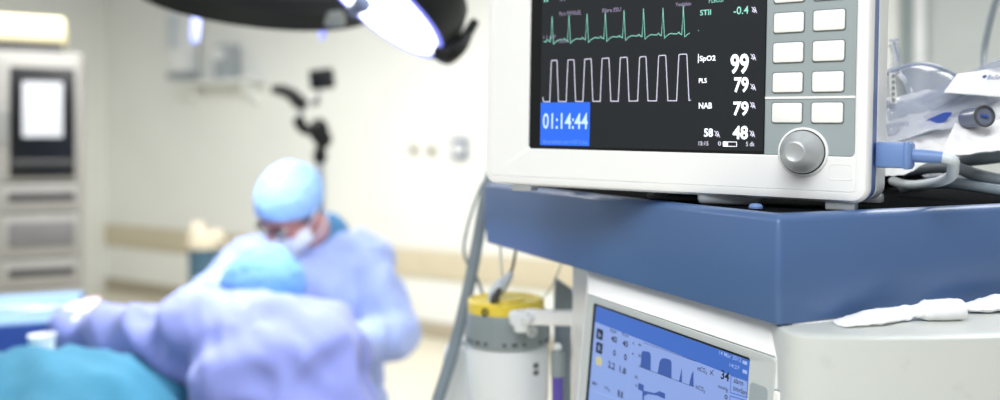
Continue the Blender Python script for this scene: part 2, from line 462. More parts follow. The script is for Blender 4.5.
# waste bin
bp = P(206, 0, 5.6); bz = P(0, 240, 5.6).z
t = thing('waste_bin', 'blue-grey waste bin lined with a cream bag by the wall', 'bin', V((bp.x, 5.6, 0)))
r = 17 / F * 5.6
mb = MB(); o = V((bp.x, 5.6, 0)); mb.lathe([(r * .8, 0), (r * .84, .01), (r, bz - .03), (r * 1.05, bz - .03), (r * 1.05, bz), (r * .98, bz), (r * .8, .04)], o); mb.build('body', 'bin_blue', t)
mb = MB(); rg = []
for h, rr in ((-.05, 1.07), (-.035, 1.09), (0, 1.09), (.03, 1.04), (.07, .85), (.075, .4), (.04, .1)):
    rg.append([o + V((math.cos(a) * r * rr * (1 + .05 * math.sin(5 * a)), math.sin(a) * r * rr * (1 + .05 * math.cos(4 * a)), bz + h + (.02 * math.sin(3 * a) - .03 * math.cos(a)) * (h > 0) + (.02 * math.sin(7 * a)) * (h < -.1))) for a in [2 * math.pi * i / 40 for i in range(40)]])
mb.rings(rg); mb.build('bin_bag', 'bag_cream', t)

# ------------------------------------------------------------------ articulated camera arm standing behind the surgeon
AY = 4.3
A = lambda px, py, dy=0.: P(px, py, AY + dy)
base = A(322, 0); base.z = 0
t = thing('equipment_arm', 'black articulated arm on a pole carrying a small black screen', 'equipment arm', base)
mb = MB(); mb.lathe([(.28, 0), (.28, .03), (.24, .06), (.06, .09), (.04, .1)], base); mb.build('base', 'dark_metal', t)
mb = MB(); mb.tube([base + V((0, 0, .08)), A(320, 152)], .024, 12); mb.build('pole', 'silver_paint', t)
mb = MB(); mb.ball(A(320, 156), (.036, .036, .05)); mb.ball(A(319, 131), (.05, .05, .066)); mb.ball(A(323, 139), (.046, .046, .05)); mb.tube([A(321, 158), A(320, 146)], .022); mb.build('lower_joint', 'black_plastic', t)
mb = MB(); mb.tube([A(317, 130), A(304, 129), A(299, 122)], [.032, .028, .026], 12, 4); mb.ball(A(299.5, 122), .033); mb.build('elbow', 'black_plastic', t)
mb = MB(); mb.tube([A(299.5, 122), A(301, 106)], .013, 10); mb.tube([A(304, 105), A(316, 102), A(320, 88)], .010, 10, 3); mb.build('link_rod', 'silver_paint', t)
mb = MB(); mb.tube([A(306, 106), A(299, 102), A(291, 94), A(281, 90), A(272, 89)], [.028, .036, .032, .03, .02], 12, 4); mb.build('forearm', 'black_plastic', t)
mb = MB(); mb.tube([A(313, 103), A(319, 101)], .017, 10); mb.build('hinge', 'black_plastic', t)
mb = MB(); c = A(322, 79); rm = M4.Rotation(math.radians(-6), 3, 'Y')
mb.box(c, (.122, .05, .1), rm, .014); sc = mb.build('screen', 'black_plastic', t)
mb = MB(); mb.box(c + V((0, -.026, 0)), (.1, .004, .078), rm, .001); mb.build('display_glass', 'rack_glass', sc)
# ------------------------------------------------------------------ anaesthesia machine
Cc = V((.2327, .72, 0)); D1 = V((-.378, .926, 0)).normalized(); D2 = V((1800, 860, 0)).normalized()
N1 = V((-D1.y, D1.x, 0))                 # out of the long blue side, towards the camera's left
ZT, ZB = H - .0578, H - .1515
t = thing('anaesthesia_machine', 'anaesthesia machine with thick blue top deck, tilted ventilator screen and cream body', 'anaesthesia machine', V((.55, 1.15, 0)))
AM = t
Lp = Cc + D1 * .684; R2 = Cc + D2 * 1.0
poly = [Cc, R2, R2 + D1 * .62 + D2 * -.05, Lp + D2 * .72, Lp]
def inset(poly, d):
    n = len(poly); out = []
    ce = sum(poly, V((0, 0, 0))) / n
    for i in range(n):
        p0, p1, p2 = poly[i - 1], poly[i], poly[(i + 1) % n]
        e1 = (p1 - p0).normalized(); e2 = (p2 - p1).normalized()
        n1 = V((-e1.y, e1.x, 0)); n2 = V((-e2.y, e2.x, 0))
        k = (n1 + n2); k = k / max(.2, k.length_squared / 2)
        out.append(p1 + k * d)
    return out
def rounded(poly, r, n=5):
    out = []; m = len(poly)
    for i in range(m):
        p0, p1, p2 = poly[i - 1], poly[i], poly[(i + 1) % m]
        a = (p0 - p1).normalized(); b = (p2 - p1).normalized()
        for k in range(n + 1):
            s = k / n; q0 = p1 + a * r * (1 - s); q1 = p1 + b * r * s
            out.append(q0.lerp(q1, s) if False else (p1 + a * r) * (1 - s) ** 2 + p1 * 2 * s * (1 - s) + (p1 + b * r) * s ** 2)
    return out
def ring(d, z, r=.006):
    return [p + V((0, 0, z)) for p in rounded(inset(poly, d), r)]
mb = MB()
mb.rings([ring(.02, ZB), ring(.0045, ZB), ring(.0032, ZB + .001), ring(.0025, ZB + .0035), ring(.001, ZB + .034), ring(.0, ZB + .044), ring(.0002, ZB + .050), ring(.0006, ZT - .0066), ring(.0016, ZT - .0040), ring(.0038, ZT - .0015), ring(.0062, ZT - .0003), ring(.008, ZT),
          ring(.010, ZT + .0005), ring(.0125, ZT - .0015), ring(.014, ZT - .004), ring(.03, ZT - .004)])
mb.build('top_deck', 'blue_shell', AM)
TR = ZT - .004                            # tray level
mb = MB(); pp = inset(poly, .02)
mb.rings([[p + V((0, 0, TR)) for p in rounded(pp, .01)], [p + V((0, 0, TR + .0025)) for p in rounded(pp, .01)], [p + V((0, 0, TR + .003)) for p in rounded(inset(poly, .021), .01)]])
mb.build('deck_mat', 'dark_rubber', AM)
MAT = TR + .003

# column and chassis beneath the deck
base = [Cc + D1 * .03 + D2 * .06, Cc + D2 * .75 + D1 * .03, Cc + D2 * .7 + D1 * .5, Cc + D1 * .5 + D2 * .06]
mb = MB(); mb.prism([(p.x, p.y) for p in base], .16, ZB - .002, .012); mb.build('chassis', 'white_shell', AM)
mb = MB(); mb.prism([(p.x, p.y) for p in inset(base, -.09)], .1, .17, .02); mb.build('plinth', 'blue_shell', AM)
for p in inset(base, -.03):
    mb = MB(); mb.tube([p + V((0, -.012, .05)), p + V((0, .012, .05))], .05, 20); mb.tube([p + V((0, 0, .05)), p + V((0, 0, .11))], .018); mb.build('caster', 'dark_rubber', AM)

# ventilator head: face parallel to the long blue side, leaning back
al = math.radians(5.5)
ev = V((0, 0, math.cos(al))) - N1 * math.sin(al); ew = -(N1 * math.cos(al) + V((0, 0, math.sin(al))))
VF = Face(Cc - N1 * .010 + V((0, 0, ZB)), -D1, ew, ev)    # u runs towards the near corner, so u is negative along the face
def vq(*b, w=0.): return VF.quad(*b, w)
uL = VF.uv(579.5, 275)[0]; uR = -.006
vB = -.42
mb = MB(VF.m)
def vr(du, dv0, w, r, top=0.): return [(u, w, v) for u, v in rrect(uL + du, vB + dv0, uR - du, -.001 - top, r)]
# opening of the housing around the inset frame
iu0, iv1 = VF.uv(586.5, 292)
iu1 = uR - .004; it = VF.uv(600, 297.5)[1]
def rr2(u0, v0, u1, v1, w, r): return [(u, w, v) for u, v in rrect(u0, v0, u1, v1, r)]
mb.rings([rr2(uL, vB, uR, .006, .16, .004), rr2(uL, vB, uR, .006, .02, .006), rr2(uL + .001, vB + .001, uR, .006, .012, .006),
          rr2(uL + .004, vB + .004, uR - .001, .001, .009, .006), rr2(iu0 - .001, vB + .01, iu1, it + .003, .002, .004), rr2(iu0, vB + .011, iu1, it, .0, .004), rr2(iu0 + .001, vB + .012, iu1 - .001, it - .001, .003, .004)])
vh = mb.build('ventilator_housing', 'white_shell', AM)
su0 = VF.uv(591, 330)[0]; su1 = VF.uv(748.5, 375)[0]; sv1 = VF.uv(592.5, 303)[1]; sv1b = VF.uv(748, 357)[1]
sv1 = (sv1 + sv1b) / 2; sv0 = sv1 - (su1 - su0) * .76
# inset grey frame with the opening for the screen
mb = MB(VF.m)
mb.rings([rr2(iu0 + .0012, vB + .013, iu1 - .0012, it - .0012, .012, .004), rr2(iu0 + .0012, vB + .013, iu1 - .0012, it - .0012, .001, .004), rr2(iu0 + .002, vB + .014, iu1 - .002, it - .002, -.0002, .004),
          rr2(su0 - .001, sv0 - .001, su1 + .0005, sv1 + .001, 0., .003), rr2(su0, sv0, su1, sv1, .0006, .003), rr2(su0, sv0, su1, sv1, .004, .002)])
vf = mb.build('screen_frame', 'grey_frame', vh)
vs_ = VF.plate('screen_bezel', 'lcd_frame', vh, (su0 - .0002, sv0 - .0002, su1 + .0002, sv1 + .0002), .0006, .003, .002)
vd = VF.plate('ventilator_screen', 'vent_bg', AM, (su0 + .0075, sv0 + .002, su1 - .0004, sv1 - .0022), .0003, .002, .001)
w = .0001
bu, bv = VF.uv(596, 326, w); bv2 = VF.uv(745, 375.5, w)[1]; barv = (bv + bv2) / 2
VF.plate('title_bar', 'vent_bar', vd, (su0 + .0075, barv, su1 - .0004, sv1 - .0022), w, w + .0002, .0008)
w = -.0002
VF.text('screen_text', '14 Mar 2012', 'vent_line', vd, (719, 354, 741.5, 358.5), w, .004)
VF.text('screen_text', '14:27', 'vent_line', vd, (729.5, 364.5, 739.5, 368.5), w, .004)
for b in ((742.5, 361, 747, 364.5), (742.5, 370, 747, 373.5)): VF.plate('status_icon', 'vent_line', vd, vq(*b, w=w), w, w + .0002, .0005)
for s, b in (('40', (611, 336, 617, 342.5)), ('40', (622.5, 340.5, 628, 347)), ('0', (613, 350, 615.8, 356)), ('0', (624, 354, 626.8, 360.5)), ('2.2', (608, 362, 615, 369)), ('1.8', (619.5, 367, 626, 373.5)), ('8.8', (617.5, 390.5, 623, 397.5))):
    VF.text('screen_number', s, 'vent_ink', vd, b, w, .02)
for s, b in (('PEEP', (610, 330, 616.5, 333)), ('Pmax', (622, 333.5, 628.5, 336.5)), ('MV', (592.5, 382, 597.5, 385.5)), ('VTe', (604, 387, 610, 390.5)), ('40', (638.2, 343.5, 641.3, 346.3)), ('20', (638.2, 354, 641.3, 357)), ('0', (639.2, 364.5, 641, 367.2)), ('20', (634.5, 375.5, 637.8, 378.5)), ('0', (635.5, 384, 637.3, 387)), ('4', (632.3, 342, 634, 344.5)), ('4', (631.8, 352.5, 633.5, 355))):
    VF.text('screen_text', s, 'vent_ink', vd, b, w, .004)
for b, m in (((596.5, 329, 602.8, 339.5), 'vent_ink'), ((596, 342.5, 602.3, 353.5), 'vent_ink'), ((595.5, 356.5, 601.8, 365.5), 'vent_yellow')):
    VF.plate('screen_icon', m, vd, vq(*b, w=w), w, w + .0002, .0012 if m == 'vent_ink' else .004)
VF.text('icon_mark', 'b', 'vent_line', vd, (598.4, 332, 600.8, 337), w - .0002, .01)
VF.text('icon_mark', 'R', 'vent_line', vd, (598, 345.5, 600.6, 351), w - .0002, .01)
for s, b, bd in (('etCO₂', (697.3, 367.3, 707, 373), .006), ('inCO₂', (695.5, 386, 705.2, 391.5), .006), ('34', (720.8, 371, 729.3, 380.5), .02), ('mmHg', (718, 386, 728, 391), .006), ('0', (724.5, 394.5, 727.5, 399.5), .01), ('alarm', (733.6, 379, 743.5, 384.5), .006), ('sınırları', (733, 387.5, 747, 393), .006)):
    VF.text('screen_text', s, 'vent_ink', vd, b, w, bd)
mb = MB(VF.m)
VF.ribbon(mb, [VF.uv(710, 370.5, w), VF.uv(713.5, 375.5, w)], .0007, w); VF.ribbon(mb, [VF.uv(713.8, 369.8, w), VF.uv(709.8, 374.8, w)], .0007, w)
mb.build('bell_icon', 'vent_ink', vd, smooth=False)
def outline(pts, m, wd, name): 
    mb = MB(VF.m); VF.ribbon(mb, [VF.uv(x, y, w) for x, y in pts], wd, w); return mb.build(name, m, vd, smooth=False)
outline([(731, 375.5), (747.6, 380.7), (747, 397.5), (730.2, 392.5), (731, 375.5)], 'vent_bar', .0009, 'button_outline')
outline([(730, 396), (746.8, 400.8), (746, 418), (729.4, 413), (730, 396)], 'vent_bar', .0009, 'button_outline')
outline([(643, 342.5), (696, 361.5)], 'vent_ink', .0004, 'chart_line')
outline([(638.5, 366.2), (694, 387)], 'vent_ink', .0004, 'chart_line')
outline([(632.5, 338), (627, 404)], 'vent_line', .0005, 'chart_line')
outline([(594, 391), (630, 404)], 'vent_line', .0008, 'chart_line')
def fill(pts, name='chart_curve'):
    mb = MB(VF.m); mb.add([(*[VF.uv(x, y, w)[0]], w, VF.uv(x, y, w)[1]) for x, y in pts], [tuple(range(len(pts)))]); return mb.build(name, 'vent_fill', vd, smooth=False)
bl = lambda x: 366.2 + (x - 638.5) * .375
fill([(640.5, bl(640.5)), (641.6, 353), (642.5, 350.8), (648, 351.6), (650, 352.8), (650.8, 356), (650.6, bl(650.6))])
fill([(657.5, bl(657.5)), (659.5, 362), (661, 359), (664, 358), (670, 359.6), (671.5, 362), (671.5, bl(671.5))])
fill([(679, bl(679)), (681.8, 367.5), (682, bl(682))])
fill([(689, bl(689)), (691.5, 374), (693.4, 371), (693.6, bl(693.6))])
fill([(638, 389), (638.4, 383), (643.8, 385), (643.6, 390.6), (654, 393), (658, 392), (659, 391), (665, 393.5), (665, 399), (664, 398.6), (657, 395.5), (648, 394), (644, 396), (644, 403), (642.5, 402.4), (642.4, 391.5)])
# key recess and a white key beside the screen
VF.plate('key_recess', 'panel_grey', vf, vq(748.8, 384, 767.5, 420, w=0), -.0006, .003, .004, .0005)
kk = VF.plate('key', 'key_white', vf, vq(773.5, 391, 780, 425, w=0), -.0022, .003, .0025, .001)
VF.plate('key_shadow_gap', 'trim_dark', vf, vq(772.6, 389.5, 780.8, 426, w=0), -.0004, .003, .003)

# cream bow-fronted body below the deck
cx = [(.236, .735), (.2345, .712), (.2375, .699), (.2455, .691), (.262, .6865), (.30, .6835), (.34, .6838), (.40, .690), (.48, .708), (.58, .745), (.70, .80), (.86, .90), (.95, .98), (.95, 1.2), (.6, 1.2), (.3, 1.0), (.24, .80)]
cp = [V((x, y, 0)) for x, y in cx]
zc = ZB - .0012
def cring(d, z): return [p + V((0, 0, z)) for p in inset(cp, d)]
mb = MB(); mb.rings([cring(.004, .24), cring(0, .245), cring(0, zc - .0035), cring(.0008, zc - .0012), cring(.003, zc), cring(.02, zc)])
mb.build('cream_body', 'cream_shell', AM)
mb = MB(); mb.box((.9, .955, 1.0), (.03, .05, .3), M4.Rotation(math.radians(40), 3, 'Z'), .006); mb.build('side_rail', 'steel', AM)

# grey support post and bracket arm below the deck, holding the canister
KY = 1.3
pb = P(563, 290, 1.32)
mb = MB(); mb.box((pb.x, 1.33, (.2 + P(0, 291, 1.32).z) / 2), (.026, .03, P(0, 291, 1.32).z - .2), None, .004); mb.build('support_post', 'grey_hose', AM)
mb = MB(); a = P(557, 281, 1.32); b = P(572, 291, 1.32)
mb.prism([(a.x - .003, a.z + .004), (b.x + .002, b.z), (b.x + .002, b.z - .03), (a.x - .003, b.z - .03)], 1.312, 1.345, .002, mtx=M4(((1, 0, 0, 0), (0, 0, 1, 0), (0, 1, 0, 0), (0, 0, 0, 1)))); mb.build('post_cap', 'grey_collar', AM)
mb = MB(); mb.box((.10, 1.33, .22), (.09, .16, .04), None, .005); mb.build('post_foot', 'steel', AM)
a = P(524, 318, 1.212); b = P(582, 317, 1.212)
mb = MB(); mb.box((a + b) / 2, ((b - a).length, .018, .021), M4.Rotation(.02, 3, 'Y'), .004); ba = mb.build('bracket_arm', 'white_shell', AM)
mb = MB(); c = P(524, 317, 1.216); mb.box(c, (.043, .026, .02), M4.Rotation(-.1, 3, 'Y'), .006); c = P(521, 323, 1.212); mb.box(c, (.022, .02, .026), None, .006); mb.ball(P(527, 319, 1.203), .009); mb.build('clamp', 'jar_white', ba)

# ------------------------------------------------------------------ patient monitor
eu = V((.8257, -.5636, -.0203)).normalized(); en = V((.5636, .8257, 0)).normalized(); en = (en - eu * en.dot(eu)).normalized(); evm = eu.cross(en)
MO = V((-.0185, 1.0, H - .0435))
MF = Face(MO, eu, en, evm)
MW, MHh = MF.uv(869.5, 120)[0], .345
PM = thing('patient_monitor', 'white patient monitor with dark trace screen, grey keypad and round knob, on the blue deck', 'patient monitor', None, None, MF.m)
def mr(d, w, r=.014): return [(u, w, v) for u, v in rrect(d, d, MW - d, MHh - d, max(r - d, .002), 6)]
ou0, ov0 = MF.uv(528.6, 100)[0], (MF.uv(531, 149.5)[1] + MF.uv(763, 154.5)[1] + MF.uv(850, 156)[1]) / 3
ou1 = MF.uv(855.5, 100)[0]; ov1 = .325
def orr(d, w, r=.004): return [(u, w, v) for u, v in rrect(ou0 - d, ov0 - d, ou1 + d, ov1 + d, r, 6)]
mb = MB(MF.m)
mb.rings([mr(.004, .016), mr(.0, .014), mr(.0, .007), mr(.0006, .0035), mr(.0025, .001), mr(.006, .0), mr(.0095, .0), mr(.0098, .0008), mr(.0102, .0008), mr(.0105, .0), orr(.001, .0), orr(.0, .0008), orr(.0, .008), orr(-.01, .008, .002)])
fb = mb.build('front_bezel', 'white_shell', PM)
mb = MB(MF.m); mb.rings([mr(.002, .0145), mr(.0006, .015), mr(.0006, .036), mr(.003, .037)]); mb.build('trim_band', 'blue_strip', PM)
mb = MB(MF.m); mb.rings([mr(.004, .0365), mr(.0004, .0375), mr(.0004, .078), mr(.004, .084), mr(.05, .15), mr(.055, .155)]); mb.build('rear_shell', 'white_shell', PM)
kx = MF.uv(764.6, 100)[0]
MF.plate('screen_border', 'lcd_frame', fb, (ou0 + .0002, ov0 + .0002, kx, ov1), .003, .008, .002)
sx0 = MF.uv(539.5, 100)[0]; sy0 = (MF.uv(539.5, 147, .0025)[1] + MF.uv(760, 150.5, .0025)[1]) / 2
scr = MF.plate('screen', 'lcd_black', PM, (sx0, sy0, kx - .0012, ov1 - .006), .0022, .003, .001)
kp = MF.plate('keypad_panel', 'panel_grey', fb, (kx + .0003, ov0 + .0003, ou1 - .0003, ov1), .0006, .008, .0015, .0005)
sa = MF.uv(764, 98.2)[1]; sb = MF.uv(855, 96.6)[1]
MF.plate('keypad_strip', 'white_shell', fb, (kx + .0003, (sa + sb) / 2 - .0011, ou1 - .0003, (sa + sb) / 2 + .0011), -.0002, .004, .0004)
# keys, one prototype copied down the keypad
pitch = None
k0 = MF.quad(772.3, 103, 802, 122.5); kw, kh = k0[2] - k0[0], k0[3] - k0[1]
k1 = MF.quad(812.3, 102.2, 842.5, 121.8)
kr = MF.quad(772.7, 72.8, 802.4, 92.2); kr2 = MF.quad(773.2, 43, 803, 62)
cu = ((k0[0] + k0[2]) / 2, (k1[0] + k1[2]) / 2)
vrow = [(k0[1] + k0[3]) / 2, (kr[1] + kr[3]) / 2, (kr2[1] + kr2[3]) / 2]
pt = vrow[2] - vrow[1]; vrow += [vrow[2] + pt * i for i in (1, 2, 3, 4)]
def key_at(u, v):
    ring_ = MB(MF.m)
    A_ = lambda d, w, r: [(a, w, b) for a, b in rrect(u - kw / 2 - d, v - kh / 2 - d, u + kw / 2 + d, v + kh / 2 + d, r)]
    ring_.rings([A_(.0009, .004, .0026), A_(.0009, .0001, .0026), A_(.0007, -.0001, .0025), A_(-.001, -.0001, .002)])
    r_ = ring_.build('key_surround', 'key_ring', PM)
    kmb = MB(MF.m); kmb.rings([A_(0, .003, .0022), A_(0, -.0009, .0022), A_(-.0003, -.0012, .002), A_(-.0007, -.0013, .0018)])
    kmb.build('key', 'key_white', r_)
for v in vrow:
    for u in cu:
        if v + kh / 2 < ov1 - .004: key_at(u, v)
# rotary knob
ku, kv = MF.uv(803, 152); kR = (MF.uv(826.5, 152)[0] - MF.uv(779.3, 152)[0]) / 2 * .97
ko = MF.m @ V((ku, 0, kv))
mb = MB(); mb.lathe([(kR * 1.1, .001), (kR * 1.1, -.0012), (kR * 1.05, -.002), (kR * .97, -.002), (kR * .95, .001)], ko, MF.ew, 48); kr_ = mb.build('knob_ring', 'white_shell', PM)
mb = MB(); mb.lathe([(kR * 1.0, .001), (kR * 1.0, -.0023), (kR * .9, -.0023)], ko, MF.ew, 48); mb.build('knob_gap', 'black_ink', kr_)
mb = MB(); mb.lathe([(kR * .95, 0), (kR * .95, -.005), (kR * .9, -.008), (kR * .82, -.0105), (kR * .66, -.015), (kR * .56, -.020), (kR * .51, -.026), (kR * .46, -.0285), (kR * .40, -.029), (kR * .36, -.0284), (.0, -.0282)], ko, MF.ew, 48)
mb.build('knob', 'knob_grey', PM)
# embossed label plate below the keypad
lb = MF.quad(829, 164, 852.5, 180.3)
mb = MB(MF.m); u0, v0, u1, v1 = lb
L_ = lambda d, w: [(a, w, b) for a, b in rrect(u0 + d, v0 + d, u1 - d, v1 - d, .0022)]
mb.rings([L_(0, .001), L_(.0, -.0001), L_(.0002, -.0004), L_(.0007, -.0004), L_(.001, -.0001), L_(.003, -.00012)]); mb.build('label_plate', 'white_shell', fb)
# feet and swivel base
MI = MF.m.inverted()
for px, w_ in ((519, .012), (838, .014)):
    for dw in (0, .12):
        u = MF.uv(px, 188 if px < 600 else 203)[0]
        zb = None
        top = MF.m @ V((u, w_ + dw, .002)); bot = top.copy(); bot.z = (MAT + .0003 if px > 600 else top.z - .0085)
        mb = MB(); mb.box((top + bot) / 2, (.026, .016, top.z - bot.z), M4.Rotation(math.atan2(eu.y, eu.x), 3, 'Z'), .0015); mb.build('foot', 'silver_paint', PM)
swc = MF.m @ V((MW * .55, .085, 0)); swc.z = MAT + .0003
mb = MB(); mb.lathe([(.055, 0), (.058, .002), (.058, .006), (.04, .009), (.036, .03)], swc, (0, 0, 1), 40); mb.build('swivel_base', 'black_plastic', PM)
q = V((.232, .865, MAT + .0003)); mb = MB(); mb.box(q + V((0, 0, .0095)), (.062, .04, .019), M4.Rotation(-.35, 3, 'Z'), .006, 3); mb.build('mount_block', 'silver_paint', PM)

# --- what the screen shows
wS = .0019
for s, b, m, bd in (
    ('STII', (700, 9.6, 711, 15.2), 'ink_teal', .02), ('-0.4', (733.5, 6.3, 748.6, 14.2), 'ink_teal', .01), ('PLeOSF', (709, -3, 724.5, 2.4), 'ink_teal', 0),
    ('SpO2', (699.6, 55.6, 715.6, 62.4), 'ink_white', .025), ('99', (730.4, 53.8, 748.8, 74), 'ink_white', .03), ('PLS', (698.8, 78.2, 706.8, 83), 'ink_white', .02), ('79', (734, 77, 748.6, 92.6), 'ink_white', .03),
    ('NAB', (698.8, 102.6, 712, 108.6), 'ink_white', .02), ('79', (733.2, 101.4, 748.6, 115.8), 'ink_white', .03), ('58', (704, 128.4, 713, 136.8), 'ink_white', .03), ('48', (732.6, 125.8, 748, 139.4), 'ink_white', .03),
    ('15:15', (698.6, 141.4, 708.4, 145.4), 'ink_wave', .005), ('0', (718, 141.4, 721, 145.6), 'ink_wave', .005), ('5 dk', (746, 141.8, 754.6, 146.2), 'ink_wave', .005),
    ('Para MANUEL', (559.5, 10.8, 581.5, 15.2), 'ink_mauve', .0), ('Filtre ESU', (602.5, 8, 621, 12), 'ink_mauve', .01), ('Yetişkin', (675.4, 2.2, 691, 7), 'ink_mauve', .01),
    ('I 1 mV', (543.5, 35.2, 556, 38.6), 'ink_mauve', 0), ('Tarama', (557.5, 39.6, 569, 42.8), 'ink_mauve', 0), ('I', (698, 54, 698.8, 63), 'ink_white', 0), ('.', (698, 30, 698.9, 31), 'ink_teal', 0), ('II', (544, -3, 548, 2), 'ink_teal', 0), ('x1', (560, -4, 565, 1), 'ink_mauve', 0)):
    MF.text('reading' if m == 'ink_white' and s.isdigit() else 'screen_text', s, m, scr, b, wS, bd)
def bell(x, y, m):
    u0, v0, u1, v1 = MF.quad(x, y, x + 5.6, y + 6.6, wS); X = lambda a: u0 + (u1 - u0) * a; Y = lambda a: v0 + (v1 - v0) * a
    mb = MB(MF.m); pts = [(.1, .3), (.25, .42), (.3, .75), (.5, .92), (.7, .75), (.75, .42), (.9, .3)]
    MF.ribbon(mb, [(X(a), Y(b)) for a, b in pts + [pts[0]]], .0006, wS)
    mb.add([(X(a), wS, Y(b)) for a, b in ((.4, .22), (.6, .22), (.55, .05), (.45, .05))], [(0, 1, 2, 3)])
    MF.ribbon(mb, [(X(0), Y(1)), (X(1), Y(0))], .0006, wS - .0001)
    mb.add([(X(a), wS, Y(b)) for a, b in ((.5, .3), (.75, .3), (.7, .6), (.5, .5))], [(0, 1, 2, 3)])
    mb.build('bell_icon', m, scr, smooth=False)
for x, y in ((751.5, 6.6), (750.6, 53.8), (750.4, 83.8), (750, 102), (714.4, 130.8), (749.6, 130.6)): bell(x, y, 'ink_wave')
# battery gauge
mb = MB(MF.m); q = [MF.uv(x, y, wS) for x, y in ((723.2, 141.8), (736.6, 142), (736.6, 146.4), (723.2, 146.2), (723.2, 141.8))]
MF.ribbon(mb, q, .0006, wS); u0, v0, u1, v1 = MF.quad(723.2, 141.9, 728, 146.3, wS); mb.add([(u0, wS, v0), (u1, wS, v0), (u1, wS, v1), (u0, wS, v1)], [(0, 1, 2, 3)])
mb.build('battery_gauge', 'ink_white', scr, smooth=False)
# timer block
tb = MF.plate('timer_block', 'lcd_blue', scr, MF.quad(540.4, 102.4, 589.6, 145.6, .0016), .0016, .0021, .0003)
MF.text('timer_digits', '01:14:44', 'ink_paleblue', tb, (542.8, 113, 587.8, 129), .0014, .012)
MF.text('timer_caption', 'Basamaktan son 4107 k.bas', 'ink_dimblue', tb, (543, 139.8, 587.6, 143.8), .0014, .0)
# heart trace
pk = [(552, 16.5), (569, 15), (587, 13.6), (605.3, 12), (624, 10.2), (643.5, 8.4), (663, 7.8), (683.3, 5.6)]
base_ = lambda x: 41.6 - (x - 545) * .0545
pts = [(543.5, 41.5), (546, 42.2)]
for x, y in pk:
    b = base_(x)
    pts += [(x - 6.2, b - .2), (x - 4.6, b - 2.0), (x - 3.2, b - .2), (x - 1.6, b + .6), (x, y), (x + 1.5, b + 3.0), (x + 4.2, b + .2), (x + 6.5, b - 1.2), (x + 8, b - 1.8), (x + 10, b - 1.4)]
pts = [p for p in pts if p[0] < 691]
mb = MB(MF.m); MF.ribbon(mb, [MF.uv(x, y, wS) for x, y in pts], .0007, wS); mb.build('heart_trace', 'ink_teal', scr, smooth=False)
# pulse trace
tops = [(551.3, 557, 60.6), (567.8, 574, 60), (584.6, 591.2, 59.2), (602, 609, 58.4), (620.2, 627.2, 57.6), (639.6, 646, 57), (658.6, 665.8, 55.6), (678.8, 686.8, 54.4)]
pts = [(542.6, 97), (543.4, 101.6)]
for x0, x1, y in tops: pts += [(x0 - 1.6 - (x0 - 551) * .005, 101.8 - (x0 - 545) * .008), (x0, y + 1), (x0 + .5, y), (x1 - .5, y - .4), (x1, y + .6), (x1 + 1.4 + (x0 - 551) * .006, 101.6 - (x0 - 545) * .008)]
pts += [(690.6, 100.2)]
pts = [p for p in pts if not (p[0] < 590 and p[1] > 102)]
mb = MB(MF.m); MF.ribbon(mb, [MF.uv(x, y, wS) for x, y in pts], .0008, wS + .0001); mb.build('pulse_trace', 'ink_wave', scr, smooth=False)
# ------------------------------------------------------------------ hoses, canister and what hangs under the deck
def at_z(px, py, z):                     # where that pixel meets the height z
    Y = (z - H) * F / (HY - py); return P(px, py, Y)
mb = MB(); hp = [P(492, 172, 1.43), P(488, 186, 1.42), P(484, 205, 1.41), P(477, 245, 1.40), P(466, 300, 1.37), P(452, 355, 1.35), P(436, 405, 1.33), P(425, 440, 1.3), P(424, 500, 1.3)]
L_ = hp[:]
mb.tube(hp, .0098, 14, 10); hz = mb.build('breathing_hose', 'grey_hose')
tag(hz, 'thick grey hose hanging down past the end of the blue deck', 'hose')
mb = MB(); mb.tube([P(489, 176, 1.46), P(481, 187, 1.45), P(470, 218, 1.44), P(464, 246, 1.43), P(467, 262, 1.42), P(476, 276, 1.42), P(483, 294, 1.40), P(492, 304, 1.38)], .0026, 8, 8)
tag(mb.build('thin_cable', 'grey_cable'), 'thin grey cable looped beside the thick hanging hose', 'cable')

CYy = 1.30
co = P(508, 400, CYy); zt0 = P(0, 312, CYy).z
px2m = CYy / F
zl = lambda py: P(0, py, CYy - .05).z
t = thing('suction_canister', 'white suction canister with grey ribbed collar and yellow lid', 'canister', V((co.x, CYy, zl(440))))
o = V((co.x, CYy, 0))
R = 42 * px2m
mb = MB(); mb.lathe([(R * .86, zl(470)), (R * .9, zl(468)), (R * .97, zl(400)), (R * .985, zl(356)), (R * .93, zl(351)), (R * .93, zl(346))], o, seg=48); mb.build('jar', 'jar_white', t)
mb = MB(); rg = []
n = 96
for r_, py in ((.90, 351), (1.0, 349), (1.01, 345), (1.0, 336), (.985, 331), (.975, 320), (.94, 316.5)):
    rg.append([o + V((math.cos(a), math.sin(a), 0)) * R * r_ * (1 + (.008 if (i // 2) % 2 and 320 <= py <= 336 else 0)) + V((0, 0, zl(py))) for i, a in [(i, 2 * math.pi * i / n) for i in range(n)]])
mb.rings(rg); cl = mb.build('collar', 'grey_collar', t, smooth=True)
for k in range(-5, 6):
    if k in (-1, 3): continue
    a = math.radians(-95 + k * 13); mb = MB(); mb.box(o + V((math.cos(a), math.sin(a), 0)) * R * 1.012 + V((0, 0, zl(343.5))), (.005 + .003 * (k % 2), .002, .0045), M4.Rotation(a + math.pi / 2, 3, 'Z'), .0006); mb.build('collar_mark', 'rack_dark', cl)
ol = o + V((-.003, 0, 0)); R2_ = 38 * px2m
mb = MB(); mb.lathe([(R2_ * .95, zl(320)), (R2_ * 1.0, zl(319)), (R2_ * 1.01, zl(306)), (R2_ * .98, zl(304.5)), (R2_ * .93, zl(304)), (R2_ * .9, zl(305.5)), (R2_ * .5, zl(305.5)), (R2_ * .48, zl(303.5)), (R2_ * .2, zl(303.5))], ol, seg=48); ld = mb.build('lid', 'yellow_lid', t)
